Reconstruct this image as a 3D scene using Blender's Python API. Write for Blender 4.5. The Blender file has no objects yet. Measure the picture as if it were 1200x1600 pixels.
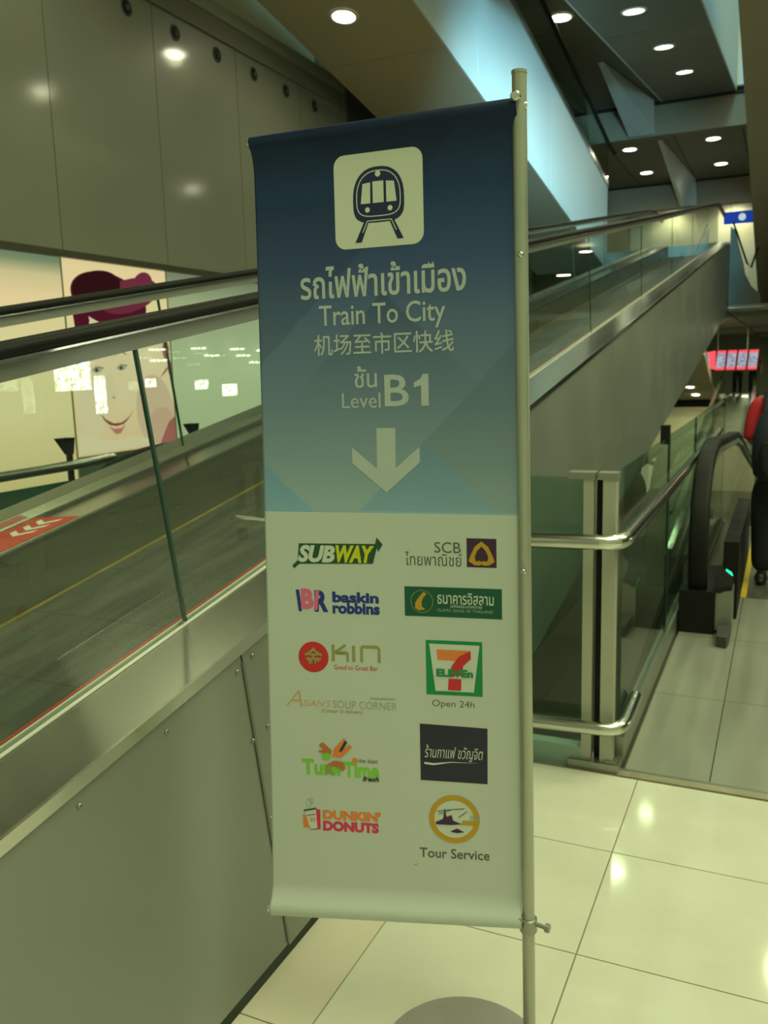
import bpy, bmesh, math, random
from mathutils import Vector, Matrix
random.seed(7)
S = bpy.context.scene
COL = S.collection

# ------------------------------------------------------------------ camera
FPX = 1350.0
cam_d = bpy.data.cameras.new('camera')
cam = bpy.data.objects.new('camera', cam_d); COL.objects.link(cam)
cam_d.sensor_fit = 'VERTICAL'; cam_d.sensor_height = 36.0
cam_d.lens = FPX / 1600.0 * 36.0
cam_d.dof.use_dof = True; cam_d.dof.focus_distance = 1.68; cam_d.dof.aperture_fstop = 7.0
cam_d.clip_start = 0.02; cam_d.clip_end = 300
def _dir(px, py): return Vector(((px-600)/FPX, -(py-800)/FPX, -1.0))
_Y = _dir(1230, 555).normalized()
_Z = -_dir(830, 8830).normalized(); _Z = (_Z - _Y*_Z.dot(_Y)).normalized()
_X = _Y.cross(_Z)
_R = Matrix((_X, _Y, _Z))
cam.matrix_world = Matrix.Translation((0, 0, 1.65)) @ _R.to_4x4()
S.camera = cam

# ------------------------------------------------------------------ world, light, exposure
S.view_settings.view_transform = 'Standard'
S.view_settings.look = 'None'
S.view_settings.gamma = 1.0
S.view_settings.use_curve_mapping = False
S.view_settings.exposure = 0.0
S.cycles.transparent_max_bounces = 24
S.cycles.max_bounces = 7
S.cycles.sample_clamp_indirect = 4.0
W = bpy.data.worlds.new('world'); S.world = W; W.use_nodes = True
W.node_tree.nodes['Background'].inputs[0].default_value = (0.78, 0.96, 0.47, 1)
W.node_tree.nodes['Background'].inputs[1].default_value = 0.46

WARM = (0.94, 1.0, 0.56)
FILL_BLUE = (0.34, 0.84, 1.02)
def area(name, loc, target, sx, sy, power, color):
    d = bpy.data.lights.new(name, 'AREA'); d.shape = 'RECTANGLE'; d.size = sx; d.size_y = sy
    d.energy = power; d.color = color
    o = bpy.data.objects.new(name, d); COL.objects.link(o); o.location = loc
    o.rotation_euler = (Vector(target)-Vector(loc)).to_track_quat('-Z', 'Y').to_euler()
    return o
area('hall_ceiling_light', (2.2, 1.5, 7.5), (0.2, 2.8, 0), 5, 5, 400, WARM)
area('hall_ceiling_light', (4.0, 7.0, 7.5), (-.3, 8.5, .5), 4, 5, 330, WARM)
sk = area('added_blue_fill', (-.92, 5.6, 5.6), (-3.5, 14.0, 4.9), .5, 1.6, 250, FILL_BLUE); sk.data.spread = math.radians(36)  # added unseen blue fill that brightens the descending walkway's pale side
sk = area('added_blue_fill', (.3, 9.0, 11.5), (-1.2, 15.5, 8.0), 1.2, 3.0, 500, FILL_BLUE)  # second added blue fill above the frame, for the rising walkway's side panel

for x_, y_ in ((-1.9,25.0),(-.4,29.0),(-1.5,38.0),(1.5,36.0)):
    area('added_landing_fill', (x_, y_, 2.55), (x_, y_, 0), .35, .35, 75, WARM)  # added fill lights to lift the dim far landing, not actual fittings
for x_, y_, z_ in ((-3.2,37.5,-.9),(-4.5,30.0,-1.2),(-2.6,22.0,-.2)):
    area('added_lower_fill', (x_, y_, z_), (x_, y_+1.0, -4), .4, .4, 42, WARM)  # added downward fill, unseen from above, brightening the lower hall and its cream wall

# ------------------------------------------------------------------ helpers
def tag(o, label=None, cat=None, group=None, kind=None):
    if label: o['label'] = label
    if cat: o['category'] = cat
    if group: o['group'] = group
    if kind: o['kind'] = kind
    return o
def empty(name, loc, label=None, cat=None, group=None, kind=None):
    o = bpy.data.objects.new(name, None); COL.objects.link(o); o.location = loc
    o.empty_display_size = 0.1
    return tag(o, label, cat, group, kind)
def rootloc(o):
    v = Vector((0, 0, 0))
    while o is not None:
        v = v + o.location; o = o.parent
    return v

class MB:
    def __init__(s): s.v = []; s.f = []; s.m = []; s.sm = []
    def add(s, vs, fs, mi=0, smooth=False):
        b = len(s.v); s.v += [tuple(x) for x in vs]
        for f in fs: s.f.append([b+i for i in f]); s.m.append(mi); s.sm.append(smooth)
        return s
    def hexa(s, p, mi=0):   # 8 points: bottom 4 loop, top 4 loop
        return s.add(p, [(3,2,1,0),(4,5,6,7),(0,1,5,4),(1,2,6,5),(2,3,7,6),(3,0,4,7)], mi)
    def box(s, a, b, mi=0):
        x0,y0,z0 = a; x1,y1,z1 = b
        return s.hexa([(x0,y0,z0),(x1,y0,z0),(x1,y1,z0),(x0,y1,z0),(x0,y0,z1),(x1,y0,z1),(x1,y1,z1),(x0,y1,z1)], mi)
    def prism(s, poly, d, mi=0):  # poly of 3D points, extruded by vector d
        n = len(poly); d = Vector(d)
        vs = [Vector(p) for p in poly] + [Vector(p)+d for p in poly]
        fs = [tuple(range(n-1,-1,-1)), tuple(range(n,2*n))] + [(i,(i+1)%n,(i+1)%n+n,i+n) for i in range(n)]
        return s.add(vs, fs, mi)
    def tube(s, path, r, seg=14, mi=0, caps=True):
        P = [Vector(p) for p in path]; n = len(P); vs = []; prev = None
        for i, p in enumerate(P):
            t = (P[min(i+1,n-1)]-P[max(i-1,0)]).normalized()
            if prev is None:
                a = Vector((0,0,1)) if abs(t.z) < .9 else Vector((1,0,0)); u = t.cross(a).normalized()
            else:
                u = (prev - t*prev.dot(t)).normalized()
            prev = u; w = t.cross(u)
            rr = r[i] if isinstance(r, (list, tuple)) else r
            vs += [p + (u*math.cos(2*math.pi*k/seg)+w*math.sin(2*math.pi*k/seg))*rr for k in range(seg)]
        fs = [(i*seg+k, i*seg+(k+1)%seg, (i+1)*seg+(k+1)%seg, (i+1)*seg+k) for i in range(n-1) for k in range(seg)]
        s.add(vs, fs, mi, True)
        if caps:
            s.add([vs[k] for k in range(seg)], [tuple(range(seg-1,-1,-1))], mi)
            s.add([vs[(n-1)*seg+k] for k in range(seg)], [tuple(range(seg))], mi)
        return s
    def disc(s, c, axis, r, h, seg=28, mi=0, bev=0):
        c = Vector(c); a = Vector(axis).normalized()
        q = a.to_track_quat('Z', 'Y')
        ring = lambda rr, hh: [c + q @ Vector((rr*math.cos(2*math.pi*k/seg), rr*math.sin(2*math.pi*k/seg), hh)) for k in range(seg)]
        rings = [ring(r, 0), ring(r, h-bev)] + ([ring(r-bev, h)] if bev else [])
        vs = sum(rings, []); m = len(rings)
        fs = [(j*seg+k, j*seg+(k+1)%seg, (j+1)*seg+(k+1)%seg, (j+1)*seg+k) for j in range(m-1) for k in range(seg)]
        fs += [tuple(range(seg-1,-1,-1)), tuple(range((m-1)*seg, m*seg))]
        return s.add(vs, fs, mi)
    def sweep(s, frames, prof, mi=0, closed=False, smooth=True):
        # frames: list of (origin, u, w); prof: list of (a,b)
        n = len(frames); k = len(prof); vs = []
        for o, u, w in frames: vs += [Vector(o)+Vector(u)*a+Vector(w)*b for a, b in prof]
        fs = [(i*k+j, i*k+(j+1)%k, ((i+1)%n)*k+(j+1)%k, ((i+1)%n)*k+j) for i in range(n if closed else n-1) for j in range(k)]
        s.add(vs, fs, mi, smooth)
        if not closed:
            s.add(vs[:k], [tuple(range(k-1,-1,-1))], mi); s.add(vs[-k:], [tuple(range(k))], mi)
        return s
    def build(s, name, mats, parent=None, loc=None, smooth=None):
        if not isinstance(mats, (list, tuple)): mats = [mats]
        if parent is not None: off = rootloc(parent)
        elif loc is not None: off = Vector(loc)
        else:
            xs = [v[0] for v in s.v]; ys = [v[1] for v in s.v]; zs = [v[2] for v in s.v]
            off = Vector(((min(xs)+max(xs))/2, (min(ys)+max(ys))/2, min(zs)))
        me = bpy.data.meshes.new(name)
        me.from_pydata([Vector(v)-off for v in s.v], [], s.f)
        for m in mats: me.materials.append(m)
        for p, mi, sm in zip(me.polygons, s.m, s.sm): p.material_index = mi; p.use_smooth = sm if smooth is None else smooth
        bm = bmesh.new(); bm.from_mesh(me); bmesh.ops.recalc_face_normals(bm, faces=bm.faces); bm.to_mesh(me); bm.free()
        me.update()
        o = bpy.data.objects.new(name, me); COL.objects.link(o)
        if parent is not None: o.parent = parent
        else: o.location = off
        return o

def struct(name, mb, mats, loc=None):
    return tag(mb.build(name, mats, loc=loc), kind='structure')

# ------------------------------------------------------------------ materials
MATS = {}
def mat(name, col, rough=0.5, metal=0.0, noise=0.0, nscale=6.0, bump=0.0, bscale=60.0, coat=0.0, emit=None, estr=0.0, aniso=None, spec=0.5):
    if name in MATS: return MATS[name]
    m = bpy.data.materials.new(name); m.use_nodes = True; nt = m.node_tree; N = nt.nodes; L = nt.links
    b = N['Principled BSDF']
    b.inputs['Base Color'].default_value = (*col, 1); b.inputs['Roughness'].default_value = rough
    b.inputs['Metallic'].default_value = metal; b.inputs['Coat Weight'].default_value = coat
    b.inputs['Specular IOR Level'].default_value = spec; b.inputs['Coat Roughness'].default_value = .10
    if emit is not None:
        b.inputs['Emission Color'].default_value = (*emit, 1); b.inputs['Emission Strength'].default_value = estr
    tc = N.new('ShaderNodeTexCoord')
    if noise > 0:
        mp = N.new('ShaderNodeMapping'); L.new(tc.outputs['Object'], mp.inputs[0])
        if aniso: mp.inputs['Scale'].default_value = aniso
        n = N.new('ShaderNodeTexNoise'); n.inputs['Scale'].default_value = nscale; n.inputs['Detail'].default_value = 6
        L.new(mp.outputs[0], n.inputs['Vector'])
        r = N.new('ShaderNodeMapRange'); r.inputs['From Min'].default_value = 0.3; r.inputs['From Max'].default_value = 0.7
        r.inputs['To Min'].default_value = 1-noise; r.inputs['To Max'].default_value = 1+noise
        L.new(n.outputs['Fac'], r.inputs['Value'])
        mx = N.new('ShaderNodeVectorMath'); mx.operation = 'SCALE'; mx.inputs[0].default_value = col
        L.new(r.outputs[0], mx.inputs['Scale']); L.new(mx.outputs[0], b.inputs['Base Color'])
        if metal > .8: rough_link = False
        else: rough_link = True
        r2 = N.new('ShaderNodeMapRange'); r2.inputs['From Min'].default_value = 0.3; r2.inputs['From Max'].default_value = 0.7
        r2.inputs['To Min'].default_value = max(rough-.06, 0.02); r2.inputs['To Max'].default_value = min(rough+.08, 1)
        L.new(n.outputs['Fac'], r2.inputs['Value']); 
        if rough_link: L.new(r2.outputs[0], b.inputs['Roughness'])
    if bump > 0:
        n2 = N.new('ShaderNodeTexNoise'); n2.inputs['Scale'].default_value = bscale; L.new(tc.outputs['Object'], n2.inputs['Vector'])
        bp = N.new('ShaderNodeBump'); bp.inputs['Strength'].default_value = bump; bp.inputs['Distance'].default_value = 0.004
        L.new(n2.outputs['Fac'], bp.inputs['Height']); L.new(bp.outputs[0], b.inputs['Normal'])
    MATS[name] = m; return m

def glass_mat(name, tint, refl=1.0, rough=0.0, haze=0.0, hcol=(.5,.6,.5)):
    m = bpy.data.materials.new(name); m.use_nodes = True; nt = m.node_tree; N = nt.nodes; L = nt.links
    N.remove(N['Principled BSDF']); out = N['Material Output']
    t = N.new('ShaderNodeBsdfTransparent'); t.inputs[0].default_value = (*tint, 1)
    g = N.new('ShaderNodeBsdfGlossy'); g.inputs['Roughness'].default_value = rough; g.inputs[0].default_value = (1,1,1,1)
    f = N.new('ShaderNodeFresnel'); f.inputs[0].default_value = 1.5
    ml = N.new('ShaderNodeMath'); ml.operation = 'MULTIPLY'; ml.inputs[1].default_value = refl; ml.use_clamp = True
    gm_ = N.new('ShaderNodeNewGeometry'); iv = N.new('ShaderNodeMath'); iv.operation = 'SUBTRACT'; iv.inputs[0].default_value = 1.0
    L.new(gm_.outputs['Backfacing'], iv.inputs[1]); fm = N.new('ShaderNodeMath'); fm.operation = 'MULTIPLY'
    L.new(f.outputs[0], fm.inputs[0]); L.new(iv.outputs[0], fm.inputs[1])
    L.new(fm.outputs[0], ml.inputs[0])
    mx = N.new('ShaderNodeMixShader'); L.new(ml.outputs[0], mx.inputs[0]); L.new(t.outputs[0], mx.inputs[1]); L.new(g.outputs[0], mx.inputs[2])
    last = mx
    if haze > 0:
        d = N.new('ShaderNodeBsdfDiffuse'); d.inputs[0].default_value = (*hcol, 1)
        m2 = N.new('ShaderNodeMixShader'); m2.inputs[0].default_value = haze
        L.new(mx.outputs[0], m2.inputs[1]); L.new(d.outputs[0], m2.inputs[2]); last = m2
    L.new(last.outputs[0], out.inputs[0]); MATS[name] = m; return m

def emis(name, col, st):
    m = bpy.data.materials.new(name); m.use_nodes = True; nt = m.node_tree; N = nt.nodes; L = nt.links
    N.remove(N['Principled BSDF']); e = N.new('ShaderNodeEmission'); e.inputs[0].default_value = (*col, 1); e.inputs[1].default_value = st
    L.new(e.outputs[0], N['Material Output'].inputs[0]); MATS[name] = m; return m

panel = mat('metal_panel', (.27,.27,.215), .42, .15, .04, 1.2, coat=.8)
cladding = mat('walkway_cladding', (.23,.245,.22), .42, .25, .06, 1.6)
seam = mat('dark_seam', (.07,.07,.055), .6)
strip = mat('grey_joint_strip', (.16,.165,.14), .45, .3)
brown_d = mat('dark_brown_soffit', (.42,.32,.20), .6, .0, .05, .8)
brown = mat('soffit_panel', (.47,.38,.26), .6, .0, .05, .8)
white_side = mat('pale_side_panel', (.62,.66,.66), .45, .1, .04, 1.0)
steel = mat('brushed_steel', (.44,.44,.39), .22, 1.0, .025, 2.0, aniso=(1,.4,1))
steel_b = mat('satin_steel', (.62,.62,.57), .2, 1.0, .05, 5.0)
steel_d = mat('dull_steel', (.34,.35,.31), .38, .85, .04, 2.0, aniso=(1,.4,1))
profile_m = mat('grey_rail_profile', (.27,.275,.24), .38, .5, .05, 3)
rubber = mat('black_handrail', (.008,.008,.007), .55, 0, .1, 4, spec=.22)
blackm = mat('black_plastic', (.007,.007,.007), .5, 0, .1, 4, spec=.25)
redm = mat('red_vinyl', (.62,.06,.035), .5, 0, .04, 5)
whitep = mat('white_print', (.80,.80,.78), .6, 0, .03, 5)
yellowm = mat('yellow_marking', (.62,.44,.03), .55, 0, .12, 8)
yellow_dim = mat('worn_yellow_line', (.26,.20,.05), .6, 0, .25, 8)
tealm = mat('teal_grey_panel', (.055,.07,.055), .5, .2, .06, 1.5)
concrete = mat('dark_concrete', (.17,.175,.14), .7, 0, .12, 1.0)
beamm = mat('beam_concrete', (.25,.20,.135), .7, 0, .08, .8)
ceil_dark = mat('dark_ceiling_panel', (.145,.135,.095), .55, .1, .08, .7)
creamw = mat('cream_wall', (.75,.70,.52), .7, 0, .05, 1.0)
glass = glass_mat('clear_glass', (.93,.97,.94), 1.0)
glass_far = glass_mat('far_side_glass', (.93,.97,.94), .2)
glass_g = glass_mat('greenish_glass', (.72,.84,.78), .75)
glass_e = mat('glass_edge', (.02,.06,.045), .3)
lampm = emis('lamp_diffuser', (1.0,.98,.78), 22.0)
lamp_hi = emis('bright_lamp_diffuser', (1.0,.98,.70), 28.0)
ringm = mat('lamp_ring', (.75,.75,.68), .3, .3)
green_led = emis('green_light', (.03,1.0,.42), 1.6)

# floor tiles ------------------------------------------------------
def tile_mat():
    m = bpy.data.materials.new('polished_floor_tile'); m.use_nodes = True; nt = m.node_tree; N = nt.nodes; L = nt.links
    b = N['Principled BSDF']; tc = N.new('ShaderNodeTexCoord')
    n = N.new('ShaderNodeTexNoise'); n.inputs['Scale'].default_value = 2.2; n.inputs['Detail'].default_value = 8; n.inputs['Roughness'].default_value = .6
    L.new(tc.outputs['Object'], n.inputs['Vector'])
    cr = N.new('ShaderNodeValToRGB'); cr.color_ramp.elements[0].position = .3; cr.color_ramp.elements[0].color = (.60,.58,.50,1)
    cr.color_ramp.elements[1].position = .7; cr.color_ramp.elements[1].color = (.70,.685,.61,1)
    L.new(n.outputs['Fac'], cr.inputs[0])
    L.new(cr.outputs[0], b.inputs['Base Color'])
    b.inputs['Roughness'].default_value = .075
    return m
tile = tile_mat()
tile_pink = mat('pale_border_tile', (.66,.60,.50), .2, 0, .05, 3)
grout = mat('tile_joint', (.22,.21,.16), .7, 0, .1, 20)
plate = mat('steel_floor_plate', (.30,.305,.265), .42, .35, .10, 2.0, aniso=(6,.5,1))

# ------------------------------------------------------------------ floor
YL = 3.375     # landing edge
tx = [-1.22, -1.026, -.467, .09, .65, 1.21, 1.77, 2.33, 2.89]
ty = [-3.4, -2.84, -2.28, -1.72, -1.16, -.60, -.04, .52, 1.08, 1.645, 2.205, 2.765, 3.325]
mb = MB()
mb.box((-1.22,-3.4,-.06), (2.89,YL,-.004), 1)
for i in range(1, len(tx)-1):
    for j in range(len(ty)-1):
        g = .0022
        mb.box((tx[i]+g, ty[j]+g, -.02), (tx[i+1]-g, ty[j+1]-g, 0), 0)
for j in range(len(ty)-1):
    mb.box((tx[0]+.0, ty[j]+.0022, -.02), (tx[1]-.0022, ty[j+1]-.0022, 0), 2)
struct('floor', mb, [tile, grout, tile_pink])
mb = MB(); mb.box((-.55,3.33,-.01), (2.89,3.372,.006), 0); mb.box((-.55,3.372,-.01),(2.89,3.40,.003),1)
struct('trim_1', mb, [mat('landing_edge_strip', (.42,.38,.27), .4, .5, .1, 20), steel_d])
mb = MB()
for x0, x1 in ((-.53,-.205), (-.203,.42), (.422,1.05), (1.052, 2.89)):
    for y0, y1 in ((3.40,4.30),(4.302,5.30),(5.302,6.3)):
        mb.box((x0+.001,y0+.001,-.03),(x1-.001,y1-.001,0))
struct('floor', mb, [plate])
# lower level floor seen through the opening, and its surroundings
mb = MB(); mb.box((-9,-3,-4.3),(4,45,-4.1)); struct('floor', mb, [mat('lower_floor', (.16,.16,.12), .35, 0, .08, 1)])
mb = MB(); mb.box((-.55,3.38,-4.1),(-.53,30,-.03)); mb.box((-5.2,3.2,-4.1),(-.5,3.3,-.07))
struct('wall_right', mb, [concrete])

# ------------------------------------------------------------------ inclined frame
class Incl:
    def __init__(s, z0, sl): s.z0 = z0; s.s = sl; h = math.hypot(1, sl); s.sn = sl/h; s.cs = 1/h
    def p(s, y, x, n): return Vector((x, y - n*s.sn, s.z0 + s.s*y + n*s.cs))
    def bar(s, mb, y0, y1, x0, x1, n0, n1, mi=0):
        q = s.p
        return mb.hexa([q(y0,x0,n0),q(y0,x1,n0),q(y1,x1,n0),q(y1,x0,n0),q(y0,x0,n1),q(y0,x1,n1),q(y1,x1,n1),q(y1,x0,n1)], mi)
def rrect(w, h, r, k=4):
    out = []
    for cx, cy, a0 in ((w/2-r, h/2-r, 0), (-w/2+r, h/2-r, 90), (-w/2+r, -h/2+r, 180), (w/2-r, -h/2+r, 270)):
        for i in range(k+1):
            a = math.radians(a0+90*i/k); out.append((cx+r*math.cos(a), cy+r*math.sin(a)))
    return out
def yz_frames(path, x):   # path of (y,z); frame u = x axis, w = normal in plane
    fr = []; n = len(path)
    for i, (y, z) in enumerate(path):
        a = path[max(i-1,0)]; b = path[min(i+1,n-1)]
        t = Vector((0, b[0]-a[0], b[1]-a[1])).normalized(); w = Vector((0, -t.z, t.y))
        fr.append((Vector((x,y,z)), Vector((1,0,0)), w))
    return fr
def smooth_path(pts, k=6):
    out = []
    n = len(pts)
    for i in range(n-1):
        p0 = Vector(pts[max(i-1,0)]); p1 = Vector(pts[i]); p2 = Vector(pts[i+1]); p3 = Vector(pts[min(i+2,n-1)])
        for j in range(k):
            t = j/k
            out.append(tuple(.5*((2*p1)+(p2-p0)*t+(2*p0-5*p1+4*p2-p3)*t*t+(3*p1-p0-3*p2+p3)*t**3)))
    out.append(tuple(pts[-1])); return out

# ------------------------------------------------------------------ main inclined moving walkway (behind the banner, left)
F1 = Incl(.695, .1655)
root = empty('moving_walkway', (-2.0, 1.0, 0), 'long inclined moving walkway with glass sides rising behind the blue banner', 'moving walkway')
YA, YB = -3.0, 20.4
# near side cladding, split in panels along the slope
edges = [-3.0, 1.735, 4.4, 6.9, 9.4, 11.9, 14.4, 16.9, 19.0, 20.4]
def under_z(y): return max(.035, -.69 + .1600*y)
for i in range(len(edges)-1):
    a, b = edges[i]+(.004 if i == 1 else .0008), edges[i+1]-(.004 if i == 0 else .0008)
    m = MB()
    # each panel is cut square to the slope
    ta, tb = F1.p(a, -1.22, -.02), F1.p(b, -1.22, -.02)
    def foot(y):
        t = F1.p(y, -1.22, 0)
        # go down along slope normal until the underside
        n = 0.0
        while True:
            n -= .01; q = F1.p(y, -1.22, n)
            if q.z <= under_z(q.y): return q
    fa, fb = foot(a), foot(b)
    poly = [ta, fa]
    for k in range(1, 8):
        y = fa.y + (fb.y-fa.y)*k/8; poly.append(Vector((-1.22, y, under_z(y))))
    poly += [fb, tb]
    if i == len(edges)-2:
        poly = [ta, fa] + [Vector((-1.22, fa.y+(20.45-fa.y)*k/6, under_z(fa.y+(20.45-fa.y)*k/6))) for k in range(1,7)] + [Vector((-1.22,20.45,4.06))]
    m.prism(poly, (-.02, 0, 0)); m.build('cladding_panel', cladding, root)
for y in edges[1:2]:
    m = MB(); f = F1.p(y, -1.22, -.07); 
    n = -.07
    while F1.p(y,-1.22,n).z > under_z(F1.p(y,-1.22,n).y)+.02 and n > -2.0: n -= .02
    F1.bar(m, y-.0045, y+.0045, -1.231, -1.216, n, -.06); m.build('joint_strip', strip, root)
for y, z in ((1.03,.85),(1.17,.82),(1.44,.862),(1.72,.905),(1.79,.925),(1.772,.70),(1.845,.71),(1.835,.45),(2.12,.98),(4.2,1.2),(5.0,1.28),(5.6,.6),(6.8,1.6)):
    m = MB(); m.disc((-1.2195,y,z), (1,0,0), .0065, .004, 12, 0, .002); m.disc((-1.2156,y,z),(1,0,0),.0026,.0004,6,1)
    m.build('screw', [steel_d, seam], root)
m = MB(); m.box((-1.34,-3,.0),(-1.30,5,.12)); m.build('plinth', blackm, root)
m = MB(); q = [Vector((-1.24, y, under_z(y)+.01)) for y in (4.6, 20.4)]
m.hexa([(-1.24,4.6,.04),(-2.95,4.6,.04),(-2.95,20.4,2.56),(-1.24,20.4,2.56),(-1.24,4.6,.08),(-2.95,4.6,.08),(-2.95,20.4,2.60),(-1.24,20.4,2.60)])
m.build('underside', brown, root)
m = MB(); m.prism([(-2.95,-3,.03),(-2.95,4.6,.03),(-2.95,20.4,2.57),(-2.95,20.4,4.06),(-2.95,-3,.18)], (.02,0,0)); m.build('cladding_panel', cladding, root)
m = MB(); m.box((-2.95,20.40,2.57),(-1.22,20.44,4.06)); m.build('end_panel', cladding, root)
# near deck
m = MB(); q = F1.p
m.hexa([q(YA,-1.405,-.03),q(YA,-1.212,-.03),q(YB,-1.212,-.03),q(YB,-1.405,-.03),q(YA,-1.405,.004),q(YA,-1.212,-.004),q(YB,-1.212,-.004),q(YB,-1.405,.004)])
F1.bar(m, YA, YB, -1.219, -1.210, -.032, -.003, 1)
m.build('near_deck', [steel, steel_b], root)
m = MB(); F1.bar(m, YA, YB, -1.4075, -1.405, -.02, .0045, 1); F1.bar(m, YA, YB, -1.418, -1.4075, -.02, .0075, 0); F1.bar(m, YA, YB, -1.4205, -1.418, -.02, .004, 1)
F1.bar(m, YA, YB, -1.447, -1.4405, -.02, .004, 0)
m.build('glass_channel', [mat('pale_channel_strip', (.74,.74,.68), .35, .2), seam], root)
m = MB(); F1.bar(m, YA, YB, -1.456, -1.447, -.235, -.001, 0); m.build('near_skirt', steel_d, root)
m = MB(); F1.bar(m, YA, YB, -1.462, -1.4565, -.012, .0015, 0); m.build('red_edge_strip', redm, root)
# pallet belt with fine grooves
def pallet_mat():
    m = bpy.data.materials.new('grooved_pallets'); m.use_nodes = True; nt = m.node_tree; N = nt.nodes; L = nt.links
    b = N['Principled BSDF']; b.inputs['Metallic'].default_value = .55; b.inputs['Roughness'].default_value = .42
    tc = N.new('ShaderNodeTexCoord'); sp = N.new('ShaderNodeSeparateXYZ'); L.new(tc.outputs['Object'], sp.inputs[0])
    def wave(sock, period, duty):
        a = N.new('ShaderNodeMath'); a.operation = 'MULTIPLY'; a.inputs[1].default_value = 1/period; L.new(sock, a.inputs[0])
        f = N.new('ShaderNodeMath'); f.operation = 'FRACT'; L.new(a.outputs[0], f.inputs[0])
        g = N.new('ShaderNodeMath'); g.operation = 'GREATER_THAN'; g.inputs[1].default_value = duty; L.new(f.outputs[0], g.inputs[0]); return g.outputs[0]
    gx = wave(sp.outputs['X'], .0096, .5); gy = wave(sp.outputs['Y'], .40, .985)
    n = N.new('ShaderNodeTexNoise'); n.inputs['Scale'].default_value = 5; n.inputs['Detail'].default_value = 5
    mp = N.new('ShaderNodeMapping'); mp.inputs['Scale'].default_value = (3,.5,1); L.new(tc.outputs['Object'], mp.inputs[0]); L.new(mp.outputs[0], n.inputs['Vector'])
    m1 = N.new('ShaderNodeMix'); m1.data_type = 'RGBA'; L.new(gx, m1.inputs['Factor']); m1.inputs['A'].default_value = (.26,.27,.235,1); m1.inputs['B'].default_value = (.045,.05,.04,1)
    m2 = N.new('ShaderNodeMix'); m2.data_type = 'RGBA'; L.new(gy, m2.inputs['Factor']); L.new(m1.outputs['Result'], m2.inputs['A']); m2.inputs['B'].default_value = (.10,.105,.09,1)
    r = N.new('ShaderNodeMapRange'); r.inputs['From Min'].default_value = .3; r.inputs['From Max'].default_value = .7; r.inputs['To Min'].default_value = .7; r.inputs['To Max'].default_value = 1.35
    L.new(n.outputs['Fac'], r.inputs['Value'])
    v = N.new('ShaderNodeVectorMath'); v.operation = 'SCALE'; L.new(m2.outputs['Result'], v.inputs[0]); L.new(r.outputs[0], v.inputs['Scale'])
    L.new(v.outputs[0], b.inputs['Base Color']); return m
pallet = pallet_mat()
m = MB(); F1.bar(m, YA, YB, -2.45, -1.456, -.275, -.235, 0); m.build('pallet_belt', pallet, root)
m = MB(); F1.bar(m, YA, YB, -2.45, -2.43, -.235, -.2345, 0); m.build('yellow_edge_line', yellow_dim, root)
m = MB(); F1.bar(m, YA, YB, -2.475, -2.45, -.235, -.002, 0)
m.build('far_skirt', mat('dark_skirt_steel', (.20,.205,.165), .3, .75, .12, 2.5, aniso=(1,.5,6)), root)
m = MB(); F1.bar(m, YA, YB, -2.453, -2.4485, -.022, -.004, 0); F1.bar(m, YA, YB, -2.4515, -2.4475, -.004, .004, 1); m.build('skirt_trim', [seam, steel_b], root)
m = MB(); q = F1.p; m.hexa([q(YA,-2.735,-.05),q(YA,-2.452,-.03),q(YB,-2.452,-.03),q(YB,-2.735,-.05),q(YA,-2.735,-.022),q(YA,-2.452,.002),q(YB,-2.452,.002),q(YB,-2.735,-.022)]); F1.bar(m, YA, YB, -2.745, -2.735, -.03, .01, 1); m.build('far_deck', [steel, steel_b], root)
m = MB(); F1.bar(m, YA, YB, -2.95, -2.767, -.06, -.012, 0); m.build('outer_deck', steel_d, root)
# direction sticker on the far deck: red band with arrow heads
st = MB(); y0, y1 = 1.2, 2.51
dn = lambda x: .002 - .0848*(-2.452-x)
st.hexa([F1.p(a_,b_,dn(b_)+c_) for c_ in (.0004,.0014) for a_,b_ in ((y0,-2.715),(y0,-2.475),(y1,-2.475),(y1,-2.715))]); sticker = st.build('direction_sticker', redm, root)
m = MB()
for k in range(3):
    yc = 2.435 - .064*k; w = .030
    for sx in (-1, 1):
        xa, xb = -2.592, -2.592 + sx*.060
        P = [F1.p(yc-.022,xa,dn(xa)+.002), F1.p(yc-.022+w,xa,dn(xa)+.002), F1.p(yc+.018+w,xb,dn(xb)+.002), F1.p(yc+.018,xb,dn(xb)+.002)]
        m.add(P, [(0,1,2,3)])
m.build('arrow_heads', whitep, sticker)
m = MB()
for k, (a, b) in enumerate(((0,.02),(.035,.05),(.075,.11),(.125,.14),(.165,.19),(.2,.24))):
    for xx0, xx1 in ((-2.64,-2.625), (-2.60,-2.585), (-2.57,-2.55)):
        if (k+int(xx0*100)) % 3: F1.bar(m, 2.20-b, 2.20-a, xx0, xx1+.004, dn(xx0)+.0012, dn(xx0)+.0022)
F1.bar(m, 1.96, 2.20, -2.642, -2.634, dn(-2.64)+.0012, dn(-2.64)+.0022)
m.build('lettering', whitep, sticker)
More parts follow.
